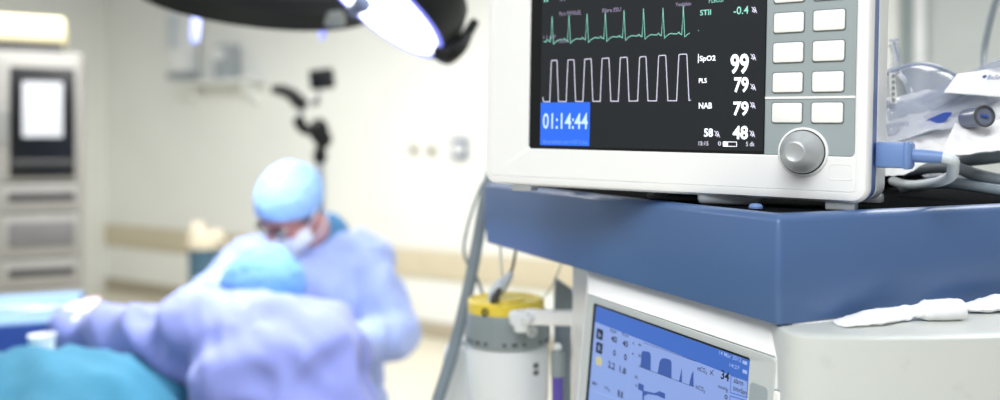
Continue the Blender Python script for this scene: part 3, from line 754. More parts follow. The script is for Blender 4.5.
a = math.radians(-122); q = ol + V((math.cos(a), math.sin(a), 0)) * R2_ * 1.0 + V((0, 0, zl(312.5)))
mb = MB(); mb.lathe([(.0055, -.003), (.0058, .002), (.0035, .0025), (.003, .0)], q, V((math.cos(a), math.sin(a), 0)), 16); mb.build('port', 'black_ink', ld)
a = math.radians(-58); q = o + V((math.cos(a), math.sin(a), 0)) * R * 1.0 + V((0, 0, zl(331)))
mb = MB(); mb.lathe([(.0085, -.003), (.0085, .003), (.006, .0035), (.0055, .001)], q, V((math.cos(a), math.sin(a), 0)), 20); mb.build('spout', 'jar_white', t)
for dy, h in ((366, .007), (373, .006)):
    a = math.radians(-50); q = o + V((math.cos(a), math.sin(a), 0)) * R * .983 + V((0, 0, zl(dy))); mb = MB(); mb.box(q, (.009, .002, h), M4.Rotation(a + math.pi / 2, 3, 'Z'), .0005); mb.build('jar_label', 'rack_dark', t)
# second jar, set behind
c2 = P(464, 400, 1.42); z2 = lambda py: P(0, py, 1.42).z
t = thing('collection_jar', 'pale square-shouldered jar half hidden behind the canister with yellow lid', 'jar', V((c2.x, 1.42, z2(440))))
mb = MB(); o2 = V((c2.x + .018, 1.43, 0))
def sq(r, z, rr=.02): return [V((o2.x + x, o2.y + y, z)) for x, y in rrect(-r, -r * .8, r, r * .8, rr)]
mb.rings([sq(.046, z2(470)), sq(.049, z2(468)), sq(.052, z2(358)), sq(.05, z2(350)), sq(.04, z2(345)), sq(.036, z2(344))]); mb.build('jar', 'jar_white', t)
mb = MB(); mb.lathe([(.028, z2(346)), (.028, z2(340)), (.02, z2(339))], o2, seg=24); mb.build('cap', 'grey_frame', t)

# cable connector lying on the lid
t = thing('cable_connector', 'grey connector with its cable, standing on the yellow lid', 'connector', P(493, 303, 1.29))
mb = MB(); mb.tube([P(492.5, 303.5, 1.275), P(494, 296, 1.28), P(500, 287, 1.285), P(507, 279, 1.29), P(511, 273, 1.295)], [.0065, .0095, .0115, .007, .0045], 14, 5); mb.build('connector_body', 'pale_cable', t)
mb = MB(); mb.tube([P(493, 304, 1.266), P(494.5, 297.5, 1.268), P(500, 289, 1.274)], [.004, .006, .004], 12, 4); mb.build('connector_grip', 'rack_dark', t)
mb = MB(); mb.tube([P(510, 274, 1.295), P(513, 266, 1.30), P(515.5, 252, 1.305), P(516, 247, 1.305)], .0022, 8, 6); mb.build('cable', 'rack_dark', t)
mb = MB(); mb.tube([P(500, 238, 1.34), P(501, 262, 1.335), P(502, 276, 1.33), P(499, 290, 1.33), P(496, 303, 1.325)], .0016, 8, 5)
tag(mb.build('thin_wire', 'pale_cable'), 'thin pale wire hanging under the deck next to the grey connector', 'wire')
mb = MB(); mb.tube([P(562, 262, 1.3), P(556, 278, 1.31), P(548, 292, 1.315), P(541, 301, 1.32)], .0011, 6, 5)
tag(mb.build('thin_wire', 'pale_cable'), 'fine pale wire running from the deck to the rim of the yellow lid', 'wire')
# flow tube with a purple barrel
fp = P(557.5, 380, 1.22); fz = lambda py: P(0, py, 1.22).z
t = thing('sampling_tube', 'slim clear tube with a purple barrel between canister and screen', 'tube', V((fp.x, 1.22, fz(420)))); o = V((fp.x, 1.22, 0))
mb = MB(); mb.lathe([(.008, fz(440)), (.0085, fz(376)), (.0085, fz(374))], o, seg=20); mb.build('barrel', 'purple_tube', t)
mb = MB(); mb.lathe([(.0095, fz(376)), (.0098, fz(374)), (.0098, fz(353)), (.006, fz(350))], o, seg=20); mb.build('sleeve', 'grey_collar', t)
mb = MB(); mb.ball(o + V((0, 0, fz(347))), (.0066, .0066, .0058)); mb.build('stopper', 'jar_white', t)

# ------------------------------------------------------------------ on the deck behind the monitor
def on_deck(px, py): return at_z(px, py, MAT)
# blue plug in the monitor's side and its cable
t = thing('sensor_plug', 'pale blue square plug in the monitor side with grey looping cable', 'plug', P(890, 150, .86))
vp = MF.uv(872, 155)[1]
s0 = MF.m @ V((MW + .0005, .036, vp)); fr = rot_to(eu, (0, 0, 1)); pl_ = .030
t.location = s0; WM[t] = M4.Translation(s0)
mb = MB(); mb.box(s0 + eu * pl_ * .5, (.024, pl_, .0235), fr, .0025); pb_ = mb.build('plug_body', 'blue_plug', t)
mb = MB(); mb.box(s0 + eu * (pl_ - .004), (.0258, .005, .0252), fr, .0015); mb.build('plug_flange', 'blue_plug', pb_)
s1 = s0 + eu * pl_; s2 = s0 + eu * (pl_ + .024) + V((0, 0, -.0012))
mb = MB(); mb.tube([s1 - eu * .002, s1.lerp(s2, .4), s2], [.0062, .0060, .0052], 14, 2)
mb.build('strain_relief', 'blue_plug', t)
mb = MB(); mb.tube([s2 - eu * .002, s2 + eu * .008 + V((0, .001, -.002)), P(953, 167, .77), P(951, 176, .79), P(938, 182, .83), P(920, 185, .88), P(905, 184.5, .92), P(893, 181, .96)], .0050, 12, 6)
mb.build('cable', 'pale_cable', t)
# thick grey cables
for i, (pts, r, m, lab) in enumerate((
    ([P(1030, 150, .93), P(1000, 156, .94), P(975, 159, .95), P(950, 160, .98), P(925, 158, 1.02), P(905, 160, 1.05)], .0075, 'grey_cable', 'uppermost grey cable under the white paper wrapping'),
    ([P(1030, 184, .91), P(1000, 180, .92), P(978, 175, .93), P(955, 168, .96), P(930, 168, 1.0), P(905, 172, 1.04)], .0068, 'grey_cable', 'grey cable curving below the pale plug cable loop'),
    ([P(1030, 193, .89), P(1000, 190.5, .90), P(970, 186, .93), P(940, 183, .96), P(915, 186, .99), P(900, 190, 1.0)], .0062, 'grey_hose', 'lowest dark grey cable lying just above the deck edge'))):
    pts = [V((p.x, p.y, max(p.z, MAT + r))) for p in pts]
    mb = MB(); mb.tube(pts, r, 12, 6); tag(mb.build('monitor_cable', m), lab, 'cable', 'grey cables heaped beside the monitor')
bl_ = []
for i, (cx_, cy_, R_, lab) in enumerate(((.49, 1.14, .065, 'coil of black cable on the deck under the clear bag'), (.30, 1.14, .07, 'coil of black cable on the deck behind the monitor base'))):
    mb = MB(); pts = []
    for k in range(110):
        a = k * .23; rr = R_ * (1 - .14 * math.sin(k * .7) ** 2 - .1 * ((k // 28) % 2))
        pts.append((cx_ + rr * math.cos(a), cy_ + rr * .8 * math.sin(a), MAT + .006 + .0088 * (k / 28) + .002 * math.sin(k)))
    mb.tube(pts, .0055, 8, 2); tag(mb.build('coiled_cable', 'dark_rubber'), lab, 'cable', 'black cables coiled on the deck')
q = at_z(757, 208.5, MAT)
mb = MB(); mb.lathe([(.0066, 0), (.0066, .0018), (.005, .004), (.002, .0045)], (q.x, q.y + .004, MAT), seg=20)
tag(mb.build('blue_button', 'blue_plug'), 'small round blue button on the deck edge under the monitor', 'button')
a = at_z(628, 192.5, MAT)
mb = MB(); rg = []
for i in range(9):
    s = i / 8; x = .05 + .17 * s
    rg.append([V((a.x + .06 + D1.x * (-.02 + .2 * s) + D2.x * y, a.y + .08 + D1.y * (-.02 + .2 * s) + D2.y * y, MAT + .002 + h * 2 + .003 * math.sin(3 * s + 20 * y))) for y, h in ((0, 0), (.04, .002), (.1, .001), (.1, .0), (.04, .0008), (0, -.0006))])
mb.rings(rg); tag(mb.build('paper_wrapper', 'paper_white'), 'flat white paper wrapper lying under the raised side of the monitor', 'paper')

# oxygen mask in its clear bag
t = thing('oxygen_mask', 'clear plastic oxygen mask in a see-through bag beside the monitor', 'oxygen mask', P(930, 150, 1.02))
MY = 1.02
def shell(name, prof, m, par, th=.0012):   # closed dome from a silhouette: list of (px, py, depth half-width)
    pass
mb = MB(); rg = []
for i in range(13):                       # the cup: arched sections from the monitor side to the tip
    s = i / 12
    px = 884 + 88 * s
    top = 100 - 37.5 * (max(0, math.sin(math.pi * (s * .80 + .24))) ** .62) if s < .97 else 94
    bot = 112 - 16 * s
    hw = .055 * (1 - s ** 3) + .006
    sec = []
    for k in range(17):
        a = math.pi * k / 16
        c0 = P(px, bot, MY + .03); hgt = (bot - top) / F * MY
        sec.append(c0 + V((0, -math.cos(a) * hw, max(0, math.sin(a)) ** .7 * hgt)))
    rg.append(sec)
vs = [p for r_ in rg for p in r_]; fs = []
for i in range(12):
    for k in range(16): fs.append((i * 17 + k, i * 17 + k + 1, (i + 1) * 17 + k + 1, (i + 1) * 17 + k))
mb.add(vs, fs); mk = mb.build('mask_cup', 'clear_plastic', t)
mk.modifiers.new('s', 'SOLIDIFY').thickness = .0014
mb = MB(); rim = [P(885, 74, MY), P(893, 71, MY - .01), P(905, 66, MY - .015), P(920, 64, MY - .015), P(936, 66.5, MY - .01), P(950, 72.5, MY), P(962, 79.5, MY + .01), P(968, 84, MY + .02)]
mb.tube(rim, .0022, 8, 5); mb.build('mask_rim', 'film_edge', mk)
mb = MB(); mb.tube([P(893, 72, MY), P(896, 56, MY), P(893, 43, MY)], [.0055, .005, .0058], 14, 3); mb.build('hose_port', 'clear_plastic', t)
mb = MB(); mb.tube([P(889.5, 40.6, MY), P(898, 39.6, MY)], .0014, 8); mb.tube([P(893.6, 42, MY - .006), P(899.5, 62, MY - .006)], .0011, 8); mb.build('port_flange', 'film_edge', t)
mb = MB(); mb.box(P(893, 88, MY - .075), (.006, .001, .034), M4.Rotation(-.08, 3, 'Y')); mb.build('label_strip', 'paper_white', t)
mb = MB()
for k in range(5): mb.box(P(893.4, 76 + k * 6, MY - .077), (.003, .0008, .0035), None)
mb.build('label_print', 'grey_collar', t)
# clear tubing running up beside the cup and the crumpled bag
def sheet(name, corners, nx, ny, amp, m, parent=None, th=.0006, seed=0, fs=16., bulge=0.):
    a, b, c, d = corners; vs = []; f = []
    nrm = ((b - a).cross(d - a)).normalized()
    for j in range(ny + 1):
        for i in range(nx + 1):
            s, u = i / nx, j / ny; p = a.lerp(b, s).lerp(d.lerp(c, s), u)
            q_ = p * fs + V((seed * 7.3, seed * 1.7, 0))
            p = p + nrm * (amp * (noise.noise(q_) + .6 * abs(noise.noise(q_ * 2.3)) + .3 * noise.noise(q_ * 5)) + bulge * math.sin(math.pi * s) * math.sin(math.pi * u))
            vs.append(p)
    for j in range(ny):
        for i in range(nx):
            n = j * (nx + 1) + i; f.append((n, n + 1, n + nx + 2, n + nx + 1))
    mb = MB().add(vs, f); o = mb.build(name, m, parent, angle=60)
    so = o.modifiers.new('s', 'SOLIDIFY'); so.thickness = th
    return o
for (x0, y0, x1, y1, r_, dy) in ((884, 118, 1010, 68, .013, -.06), (884, 134, 1012, 84, .012, -.07), (884, 106, 970, 82, .007, -.05)):
    mb = MB(); p0 = P(x0, y0, MY + dy); p1 = P(x1, y1, MY + dy); mid = (p0 + p1) / 2 + V((0, 0, -.006))
    mb.tube([p0, p0.lerp(mid, .5) + V((0, 0, -.004)), mid, mid.lerp(p1, .5) + V((0, 0, .002)), p1], [r_ * .9, r_, r_, r_ * 1.1, r_ * 1.15], 14, 4, caps=False); tb_ = mb.build('mask_tubing', 'clear_plastic', t)
    tb_.modifiers.new('s', 'SOLIDIFY').thickness = .0012
sheet('bag_film', (P(882, 141, .93), P(1012, 118, .92), P(1012, 78, .97), P(882, 98, .98)), 40, 24, .008, 'film', t, seed=1, fs=22)
# a smoked cap inside the wrapping
t2 = thing('smoked_cap', 'smoky grey cylindrical cap with a dark blue mark, in the clear wrapping', 'cap', P(978, 125, .90))
a = P(966, 119, .925); b = P(984.5, 116, .895); ax = (b - a).normalized()
mb = MB(); mb.lathe([(.0085, 0), (.0105, .002), (.0108, (b - a).length - .001), (.0098, (b - a).length), (.0090, (b - a).length - .0015)], a, ax, 28); mb.build('cap_shell', 'smoke_plastic', t2)
mb = MB(); e1 = ax.orthogonal().normalized(); e2 = ax.cross(e1); mb.tube([b + (e1 * math.cos(x) + e2 * math.sin(x)) * .0106 for x in [i * math.pi / 16 for i in range(33)]], .0013, 8); mb.build('cap_ring', 'rack_dark', t2)
mb = MB(); mb.box(b + ax * .0003, (.008, .0012, .0022), rot_to(ax, (0.2, 0, 1))); mb.build('cap_mark', 'blue_mark', t2)
# blue-marked strip, paper wrappings
mb = MB(); rg = []
st = [P(917, 127, .94), P(930, 122.5, .935), P(944, 117, .93), P(951, 113.5, .93)]
for p, hh in zip(st, (.0015, .0045, .005, .0012)): rg.append([p + V((0, -.001, hh)), p + V((0, -.0015, -hh)), p + V((0, .001, -hh)), p + V((0, .001, hh))])
mb.rings(rg); tag(mb.build('blue_strip', 'blue_mark'), 'narrow blue strip showing through the clear wrapping', 'strip')
o = sheet('paper_wrapping', (P(885, 176, .905), P(960, 160, .90), P(955, 122, .95), P(885, 132, .96)), 36, 20, .007, 'paper_white', None, seed=4, fs=26)
tag(o, 'crumpled white wrapping just behind the pale blue plug', 'wrapping', 'white paper wrappings beside the monitor')
o = sheet('paper_wrapping', (P(940, 157, .885), P(1014, 150, .885), P(1014, 118, .92), P(955, 124, .93)), 36, 20, .006, 'paper_white', None, seed=9, fs=24)
tag(o, 'crumpled white wrapping below the smoky grey cap', 'wrapping', 'white paper wrappings beside the monitor')
t3 = sheet('printed_wrapper', (P(944, 92, .925), P(1012, 98, .925), P(1012, 66, .95), P(957, 74, .95)), 30, 14, .0016, 'paper_white', None, seed=3, fs=14)
tag(t3, 'white printed wrapper standing up behind the clear tubing', 'wrapper', 'white paper wrappings beside the monitor')
WFc = Face(P(985, 78, .938), (1, 0, 0), (0, 1, .8), (0, -.8, 1))
mb = MB(WFc.m); u0, v0 = WFc.uv(984.5, 76.6); mb.add([(u0 + .0024 * math.cos(x), -.0, v0 + .0022 * math.sin(x)) for x in [i * .5236 for i in range(12)]], [tuple(range(12))]); mb.build('print_mark', 'blue_mark', t3, smooth=False)
WFc.text('print_text', 'BioSoft', 'blue_mark', t3, (988, 75, 1003, 79.5), 0, .01)
# grey cable hanging in front of the door
mb = MB(); mb.tube([P(1010, -60, 1.25), P(999, -10, 1.25), P(993, 10, 1.24), P(987, 35, 1.22), P(984, 55, 1.2), P(985, 75, 1.15), P(990, 110, 1.08), P(1000, 150, 1.03)], .0042, 10, 8)
tag(mb.build('hanging_cable', 'grey_cable'), 'grey cable hanging down in front of the pale door', 'cable')

# ------------------------------------------------------------------ white sachets on the cream ledge
def sachet(path, label):
    mb = MB(); rg = []; fine = []
    for i in range(len(path) - 1):
        for k in range(5):
            s = k / 5; a, b = path[i], path[i + 1]; s2 = s * s * (3 - 2 * s)
            fine.append((a[0].lerp(b[0], s), a[1] + (b[1] - a[1]) * s2, a[2] + (b[2] - a[2]) * s2, a[3] + (b[3] - a[3]) * s2))
    fine.append(path[-1])
    for p, wd, th, tw in fine:
        n = 14; sec = []
        for k in range(n):
            a = 2 * math.pi * k / n; y = math.cos(a) * wd; z = math.sin(a) * th
            y2 = y * math.cos(tw) - z * math.sin(tw); z2 = y * math.sin(tw) + z * math.cos(tw)
            cc = V((p.x, p.y + y2, p.z + z2)); z2 += .0010 * noise.noise(cc * 90) + .0005 * (1 - 3 * abs(noise.noise(V((cc.x * 260, cc.y * 60, cc.z * 60)))))
            sec.append(p + V((-.12 * y2, y2, max(z2, -p.z + zc + .0004))))
        rg.append(sec)
    mb.rings(rg); return mb
def on_c(px, py, h=0.):
    q = at_z(px, py, zc + h); return q
pt1 = [(on_c(836, 324.2, .0015), .004, .0008, 0), (on_c(839, 323.5, .002), .011, .0016, .05), (on_c(856, 320.5, .0035), .013, .0034, .1), (on_c(878, 316.5, .006), .013, .005, .2), (on_c(895, 314.2, .006), .010, .0040, .3), (on_c(906, 312.6, .0070), .0080, .0030, .7), (on_c(913, 311.4, .0085), .0050, .0030, 1.2), (on_c(919, 311, .0088), .0062, .0048, .6), (on_c(924, 311, .0085), .0085, .0078, .2)]
mb = sachet(pt1, ''); t = thing('dressing_sachet', 'white twisted dressing sachet with a rolled end on the cream ledge', 'sachet', pt1[4][0])
mb.build('wrapper', 'paper_white', t)
mb = sachet([(on_c(921.5, 311, .0085), .0080, .0070, .1), (on_c(926, 310.5, .009), .010, .0089, 0), (on_c(940, 310, .0093), .0105, .0093, 0), (on_c(955, 309.5, .0093), .0105, .0093, 0), (on_c(960.5, 309.5, .009), .010, .009, 0), (on_c(961.3, 309.5, .009), .0085, .0078, 0)], ''); mb.build('rolled_end', 'paper_white', t)
pt2 = [(on_c(962, 308.6, .004), .006, .0022, 0), (on_c(972, 307.5, .005), .009, .0038, .1), (on_c(988, 304.5, .007), .012, .0055, .15), (on_c(1004, 302, .008), .013, .0065, .2), (on_c(1030, 297, .009), .013, .0065, .2), (on_c(1045, 295, .008), .012, .004, .2)]
mb = sachet(pt2, ''); tag(mb.build('dressing_sachet', 'paper_white'), 'second white sachet, lying beyond the rolled end of the twisted one', 'sachet')
# ------------------------------------------------------------------ people
def head_prims(o, R):
    X = lambda x, y, z: o + R @ V((x, y, z))
    return [E(X(0, -.012, .035), (.074, .094, .083), R), E(X(0, .022, -.03), (.062, .066, .075), R), E(X(0, .045, -.082), (.042, .042, .032), R), E(X(0, .068, -.098), (.022, .02, .018), R),
            E(X(0, .076, .022), (.05, .014, .011), R), C(X(0, .086, .008), X(0, .106, -.03), .009, .0125), E(X(.013, .094, -.034), (.008, .009, .007), R), E(X(-.013, .094, -.034), (.008, .009, .007), R),
            E(X(0, .085, -.062), (.022, .009, .006), R), E(X(0, .084, -.072), (.019, .009, .007), R),
            E(X(.042, .062, -.02), (.022, .016, .016), R), E(X(-.042, .062, -.02), (.022, .016, .016), R),
            E(X(.077, -.012, -.014), (.008, .018, .03), R), E(X(-.077, -.012, -.014), (.008, .018, .03), R)]
def head_extras(o, R, par, capm, masked=True, glasses=False):
    X = lambda x, y, z: o + R @ V((x, y, z))
    for s in (1, -1):
        mb = MB(); mb.ball(X(s * .031, .077, .004), .0125); e = mb.build('eye', 'eye_white', par)
        mb = MB(); mb.ball(X(s * .031, .0865, .003), (.0055, .0042, .0055), R); mb.build('iris', 'eye_dark', e)
        mb = MB(); mb.tube([X(s * .018, .092, .022), X(s * .033, .09, .027), X(s * .05, .08, .02)], .0035, 8, 4); mb.build('eyebrow', 'hair_dark', par)
    mb = MB(); mb.ball(X(0, -.028, .005), (.0765, .079, .075), R, 24, 16); mb.build('hair', 'hair_dark', par)
    def capdisp(c, n): return .0035 * noise.noise(c * 34) + .002 * noise.noise(c * 80)
    blob_obj('surgical_cap', [E(X(0, -.016, .044), (.094, .112, .094), R), E(X(0, -.078, .035), (.064, .05, .06), R), E(X(0, -.02, .09), (.064, .08, .058), R)], .006, capm, par, 4, capdisp,
             cut=[(X(0, .06, .036), R @ V((0, .5, -1)))])
    if glasses:
        for s in (1, -1):
            mb = MB(); mb.tube([X(s * (.032 + .024 * math.cos(a)), .098 - .012 * abs(.3 + math.cos(a)) * .6, .002 + .017 * math.sin(a)) for a in [i * math.pi / 10 for i in range(21)]], .0022, 8)
            mb.tube([X(s * .056, .09, .006), X(s * .078, .04, .008), X(s * .082, -.01, .004)], .002, 8); mb.build('glasses_rim', 'black_plastic', par)
        mb = MB(); mb.tube([X(-.009, .1, .004), X(0, .105, .007), X(.009, .1, .004)], .0022, 8, 3); mb.build('glasses_bridge', 'black_plastic', par)
    if masked:
        m = blob_obj('face_mask', [E(X(0, .03, -.055), (.068, .068, .062), R), E(X(0, .075, -.04), (.035, .042, .034), R), E(X(0, .062, -.09), (.04, .032, .03), R)], .006, 'mask_white', par, 4, lambda c, n: .0015 * math.sin((R.transposed() @ (c - o)).z * 420),
                     cut=[(X(0, .012, 0), R @ V((0, -1, 0)))])
        for s in (1, -1):
            mb = MB(); mb.tube([X(s * .064, .03, -.03), X(s * .083, .0, -.005), X(s * .085, -.03, .02), X(s * .06, -.09, .045)], .0025, 6, 4); mb.tube([X(s * .06, .025, -.085), X(s * .072, -.02, -.075), X(s * .055, -.08, -.06)], .0025, 6, 4)
            mb.build('mask_tie', 'mask_white', par)
def hand(w, d, n, curl, ts):
    """wrist point, finger direction, palm normal, curl per joint (rad), thumb side"""
    d = V(d).normalized(); n = V(n); n = (n - d * n.dot(d)).normalized(); s = d.cross(n) * ts
    pr = [CF(w, w + d * .035, .026, .036, s, .017, .016), CF(w + d * .03, w + d * .085, .037, .041, s, .016, .012)]
    for off, ln, cm in ((.030, .072, .85), (.0105, .082, 1.), (-.010, .077, 1.05), (-.029, .06, 1.2)):
        p = w + d * (.086 - abs(off - .005) * .18) + s * off; a = .25 * cm; dd = d + s * off * 3
        for k, fr in enumerate((.45, .31, .24)):
            a += curl * cm * (.7 if k == 0 else 1.); v = (dd.normalized() * math.cos(a) + n * math.sin(a)); q = p + v * ln * fr
            pr.append(C(p, q, .0092 - .0006 * k, .0088 - .0007 * k)); p = q
    b = w + d * .022 + s * .026; v = (d * .62 + s * .62 + n * .35).normalized(); q = b + v * .045
    pr += [C(b, q, .0135, .0105)]; v = (d * .9 + s * .15 + n * .4).normalized(); pr.append(C(q, q + v * .034, .0102, .0088))
    return pr
def folds(seed, amp=.010, axis=V((0, 0, 1)), fr=9.):
    off = V((seed * 3.1, seed * 1.3, seed * 5.7)); ax = V(axis).normalized()
    def f(c, n):
        st = c - ax * c.dot(ax) * .8                     # creases run along the axis
        v = noise.noise(st * fr + off); w = noise.noise(c * fr * 1.1 + off * 2); u = noise.noise(st * fr * 2.3 - off)
        return amp * ((1 - abs(v) * 2.2) * .7 + w * .8 + .35 * (1 - 2 * abs(u)))
    return f
def legs(pel, feet, knees, r=(.085, .06, .04)):
    pr = []
    for h, k, f in zip(pel, knees, feet): pr += [C(h, k, r[0], r[1]), C(k, f, r[1] * .95, r[2])]
    return pr
def clog(par, f, d):
    d = V((d[0], d[1], 0)).normalized(); s = V((-d.y, d.x, 0)); mb = MB(); rg = []
    for t_, wd, h in ((-.09, .02, .045), (-.085, .032, .06), (-.03, .038, .075), (.04, .042, .085), (.11, .048, .06), (.155, .04, .045), (.175, .018, .03)):
        rg.append([V((f.x, f.y, 0)) + d * t_ + s * (math.cos(a) * wd) + V((0, 0, .002 + (math.sin(a) * .5 + .5) * h)) for a in [2 * math.pi * k / 16 for k in range(16)]])
    mb.rings(rg); mb.build('clog', 'clog', par)

def person(name, label, headc, fwd, up, neck, chest, pel, sh, el, wr, hands, kn, ft, toe, gown_m, cap_m, seed, hem, gown_prims, gown_axis, gt=.19):
    R = rot_to(fwd, up)
    base = V(((ft[0].x + ft[1].x) / 2, (ft[0].y + ft[1].y) / 2, 0))
    hp = head_prims(headc, R)
    nb = headc + R @ V((0, -.03, -.085))
    side = (sh[1] - sh[0]).normalized()
    pc = sum(pel, V((0, 0, 0))) / 2
    body = hp + [C(headc + R @ V((0, -.02, -.04)), neck, .056, .062), CF(neck, chest, .09, .15, side, .07, .105), CF(chest, pc, .14, .15, side, .10, .11), C(pel[0], pel[1], .1, .1)]
    for i in (0, 1): body += [C(neck, sh[i], .05, .058), C(sh[i], el[i], .054, .043), C(el[i], wr[i], .042, .028)] + hands[i]
    body += legs(pel, ft, kn)
    pb = blob_obj(name, body, .0075, 'skin', None, 2)
    tag(pb, label, 'person')
    head_extras(headc, R, pb, cap_m, True, seed == 1)
    fo = folds(seed, .030, gown_axis, 10)
    g = list(gown_prims)
    for i in (0, 1): g += [C(sh[i], el[i], .084, .068), C(el[i], el[i].lerp(wr[i], .93), .068, .044), C(chest.lerp(sh[i], .45), sh[i], .12, .088), C(neck.lerp(chest, .3).lerp(sh[i], .3), sh[i], .085, .088)]
    g += [CF(neck.lerp(chest, .25), chest, .13, .19, side, .09, .135), CF(chest, pc, gt, gt - .01, side, .14, .15)]
    def gd(c, n):
        k = min(1, (c - neck).length / .16); return max(-.017, fo(c, n)) * k
    gw = blob_obj('surgical_gown', g, .013, gown_m, pb, 3, gd)
    for i in (0, 1):
        d = (wr[i] - el[i]).normalized(); mb = MB(); w0 = el[i].lerp(wr[i], .86)
        mb.lathe([(.036, 0), (.041, .004), (.039, .02), (.036, .036), (.033, .05), (.028, .051)], w0, d, 20); mb.build('cuff', 'mask_white', gw)
        gl = blob_obj('glove', [((p[0], p[1], p[2], p[3] + .0016, p[4] + .0016) if p[0] == 'c' else (p[0], p[1], p[2], p[3] + .0016, p[4] + .0016, p[5], p[6] + .0016, p[7] + .0016)) for p in hands[i]] + [C(el[i].lerp(wr[i], .93), wr[i], .034, .03)], .004, 'glove', pb, 1)
    col = blob_obj('scrub_collar', [C(neck + (headc - neck).normalized() * .035, neck - (headc - neck).normalized() * .02, .074, .095)], .007, 'scrub_teal', pb, 3)
    tr = blob_obj('trousers', [p if p[0] != 'c' else ('c', p[1], p[2], p[3] + .03, p[4] + .028) for p in legs(pel, [f + V((0, 0, .04)) for f in ft], kn)], .012, 'trouser', pb, 2, folds(seed + 3, .006))
    for f in ft: clog(pb, f, toe)
    return pb

# the surgeon facing the table, head bowed
hc = P(291, 211, 2.50)
fw = V((-.42, -.55, -.55)); upv = V((-.10, -.45, .75))
nk = P(319, 238, 2.70); ch = P(312, 285, 2.70); pl = [P(285, 408, 2.72), P(338, 408, 2.76)]
shs = [P(262, 268, 2.65), P(364, 264, 2.76)]
els = [P(182, 328, 2.52), P(392, 334, 2.62)]
wrs = [P(222, 330, 2.42), P(342, 350, 2.42)]
hd = [hand(wrs[0], (.75, -.25, -.25), (.1, -.3, -1), .28, 1), hand(wrs[1], (-.9, -.15, -.12), (0, -.3, -1), .28, -1)]
ftA = [V((pl[0].x - .05, 2.72, .06)), V((pl[1].x + .05, 2.76, .06))]
knA = [V((pl[0].x - .03, 2.68, .48)), V((pl[1].x + .03, 2.72, .48))]
gA = [CF(P(312, 300, 2.71), P(312, 400, 2.74), .20, .22, V((1, .1, 0)), .15, .17), CF(P(312, 400, 2.74), V((P(312, 0, 2.74).x, 2.74, .42)), .22, .25, V((1, .1, 0)), .17, .2)]
person('person', 'person in pale blue gown, sky-blue cap and white mask bowing over the table, facing us', hc, fw, upv, nk, ch, pl, shs, els, wrs, hd, knA, ftA, (-.3, -1), 'gown_pale', 'cap_blue', 1, .4, gA, V((.2, 0, 1)))

# the assistant bending in from the near side, seen from behind
hc = P(258, 301, 2.26)
fw = V((-.92, -.12, -.10)); upv = V((-.05, .08, 1))
nk = P(282, 328, 2.16); ch = P(288, 360, 2.04); pl = [P(280, 428, 1.92), P(326, 424, 2.0)]
shs = [P(202, 341, 2.05), P(316, 340, 2.22)]
els = [P(138, 340, 2.17), P(296, 372, 2.26)]
wrs = [P(74, 328, 2.28), P(252, 356, 2.20)]
hd = [hand(wrs[0], (-.25, .75, .45), (.1, .2, -1), .22, -1), hand(wrs[1], (-.95, .05, -.1), (0, .2, -1), .25, 1)]
ftB = [V((pl[0].x + .02, 1.92, .06)), V((pl[1].x + .03, 2.0, .06))]
knB = [V((pl[0].x + .02, 1.97, .46)), V((pl[1].x + .02, 2.05, .46))]
gB = [CF(P(262, 343, 2.12), P(275, 380, 2.0), .18, .19, V((.75, .5, 0)), .12, .15), CF(P(282, 372, 2.0), P(298, 425, 1.96), .175, .145, V((.75, .5, 0)), .14, .14), CF(P(298, 425, 1.96), V((P(300, 0, 1.96).x, 1.96, .4)), .145, .17, V((.75, .5, 0)), .15, .18),
      E(P(292, 354, 2.12), (.12, .12, .10)), C(P(235, 343, 2.08), P(200, 341, 2.05), .11, .095)]
person('person', 'person in lilac-blue gown and light cap stooping over the patient, seen from behind', hc, fw, upv, nk, ch, pl, shs, els, wrs, hd, knB, ftB, (-.6, .8), 'gown_lilac', 'cap_sky', 5, .4, gB, V((-.5, .6, .5)), .17)

# ------------------------------------------------------------------ operating table under its teal drape
tb0 = V((-1.55, 1.9, 0))
t = thing('operating_table', 'operating table whose padded top is hidden below the teal drape', 'operating table', tb0)
mb = MB(); mb.box((-1.50, 1.85, .80), (1.45, .5, .05), None, .02); mb.build('table_top', 'dark_rubber', t)
mb = MB(); mb.box((-1.50, 1.85, .46), (.3, .26, .64), None, .02); mb.build('column', 'steel', t)
mb = MB(); mb.box((-1.50, 1.85, .07), (1.1, .48, .14), None, .04); mb.build('base', 'steel', t)
def drape_z(x, y):
    s = (x + 1.5); e = (y - 1.85)
    top = .850 + .105 * math.exp(-((e - .02) / .2) ** 2) * (.9 + .12 * math.sin(x * 5 + 1)) - .13 * (max(0, (x + .87)) / .22) ** 1.3
    return top
vs = []; fs = []
nx, ny = 90, 70
for j in range(ny + 1):
    for i in range(nx + 1):
        s = -1 + 2 * i / nx; u = -1 + 2 * j / ny
        X_, Y_ = s * 1.18, u * .54
        hx, hy = .825, .26                 # top half-size; beyond it the cloth falls
        ox, oy = max(0, abs(X_) - hx), max(0, abs(Y_) - hy)
        x = math.copysign(min(abs(X_), hx) + .22 * min(ox, .12), X_) - 1.50; y = math.copysign(min(abs(Y_), hy) + .25 * min(oy, .12), Y_) + 1.85
        z = drape_z(x, y); dr = math.hypot(ox, oy)
        z -= dr * 1.25 if dr > .05 else dr * dr * 12.5 + dr * .6
        q = V((x * 8 + y * 3, y * 6, z * 1.2)); w_ = min(1, dr / .1)
        z += (.03 * (1 - 2.2 * abs(noise.noise(q))) + .014 * noise.noise(q * 2.4)) * (1 - w_ * .7)
        fo = .022 * w_ * math.sin(13 * (x if oy > ox else y) + 2 * noise.noise(q))
        if oy > ox: y += fo * math.copysign(1, Y_)
        elif ox > 0: x += fo * math.copysign(1, X_)
        vs.append((x, y, z))
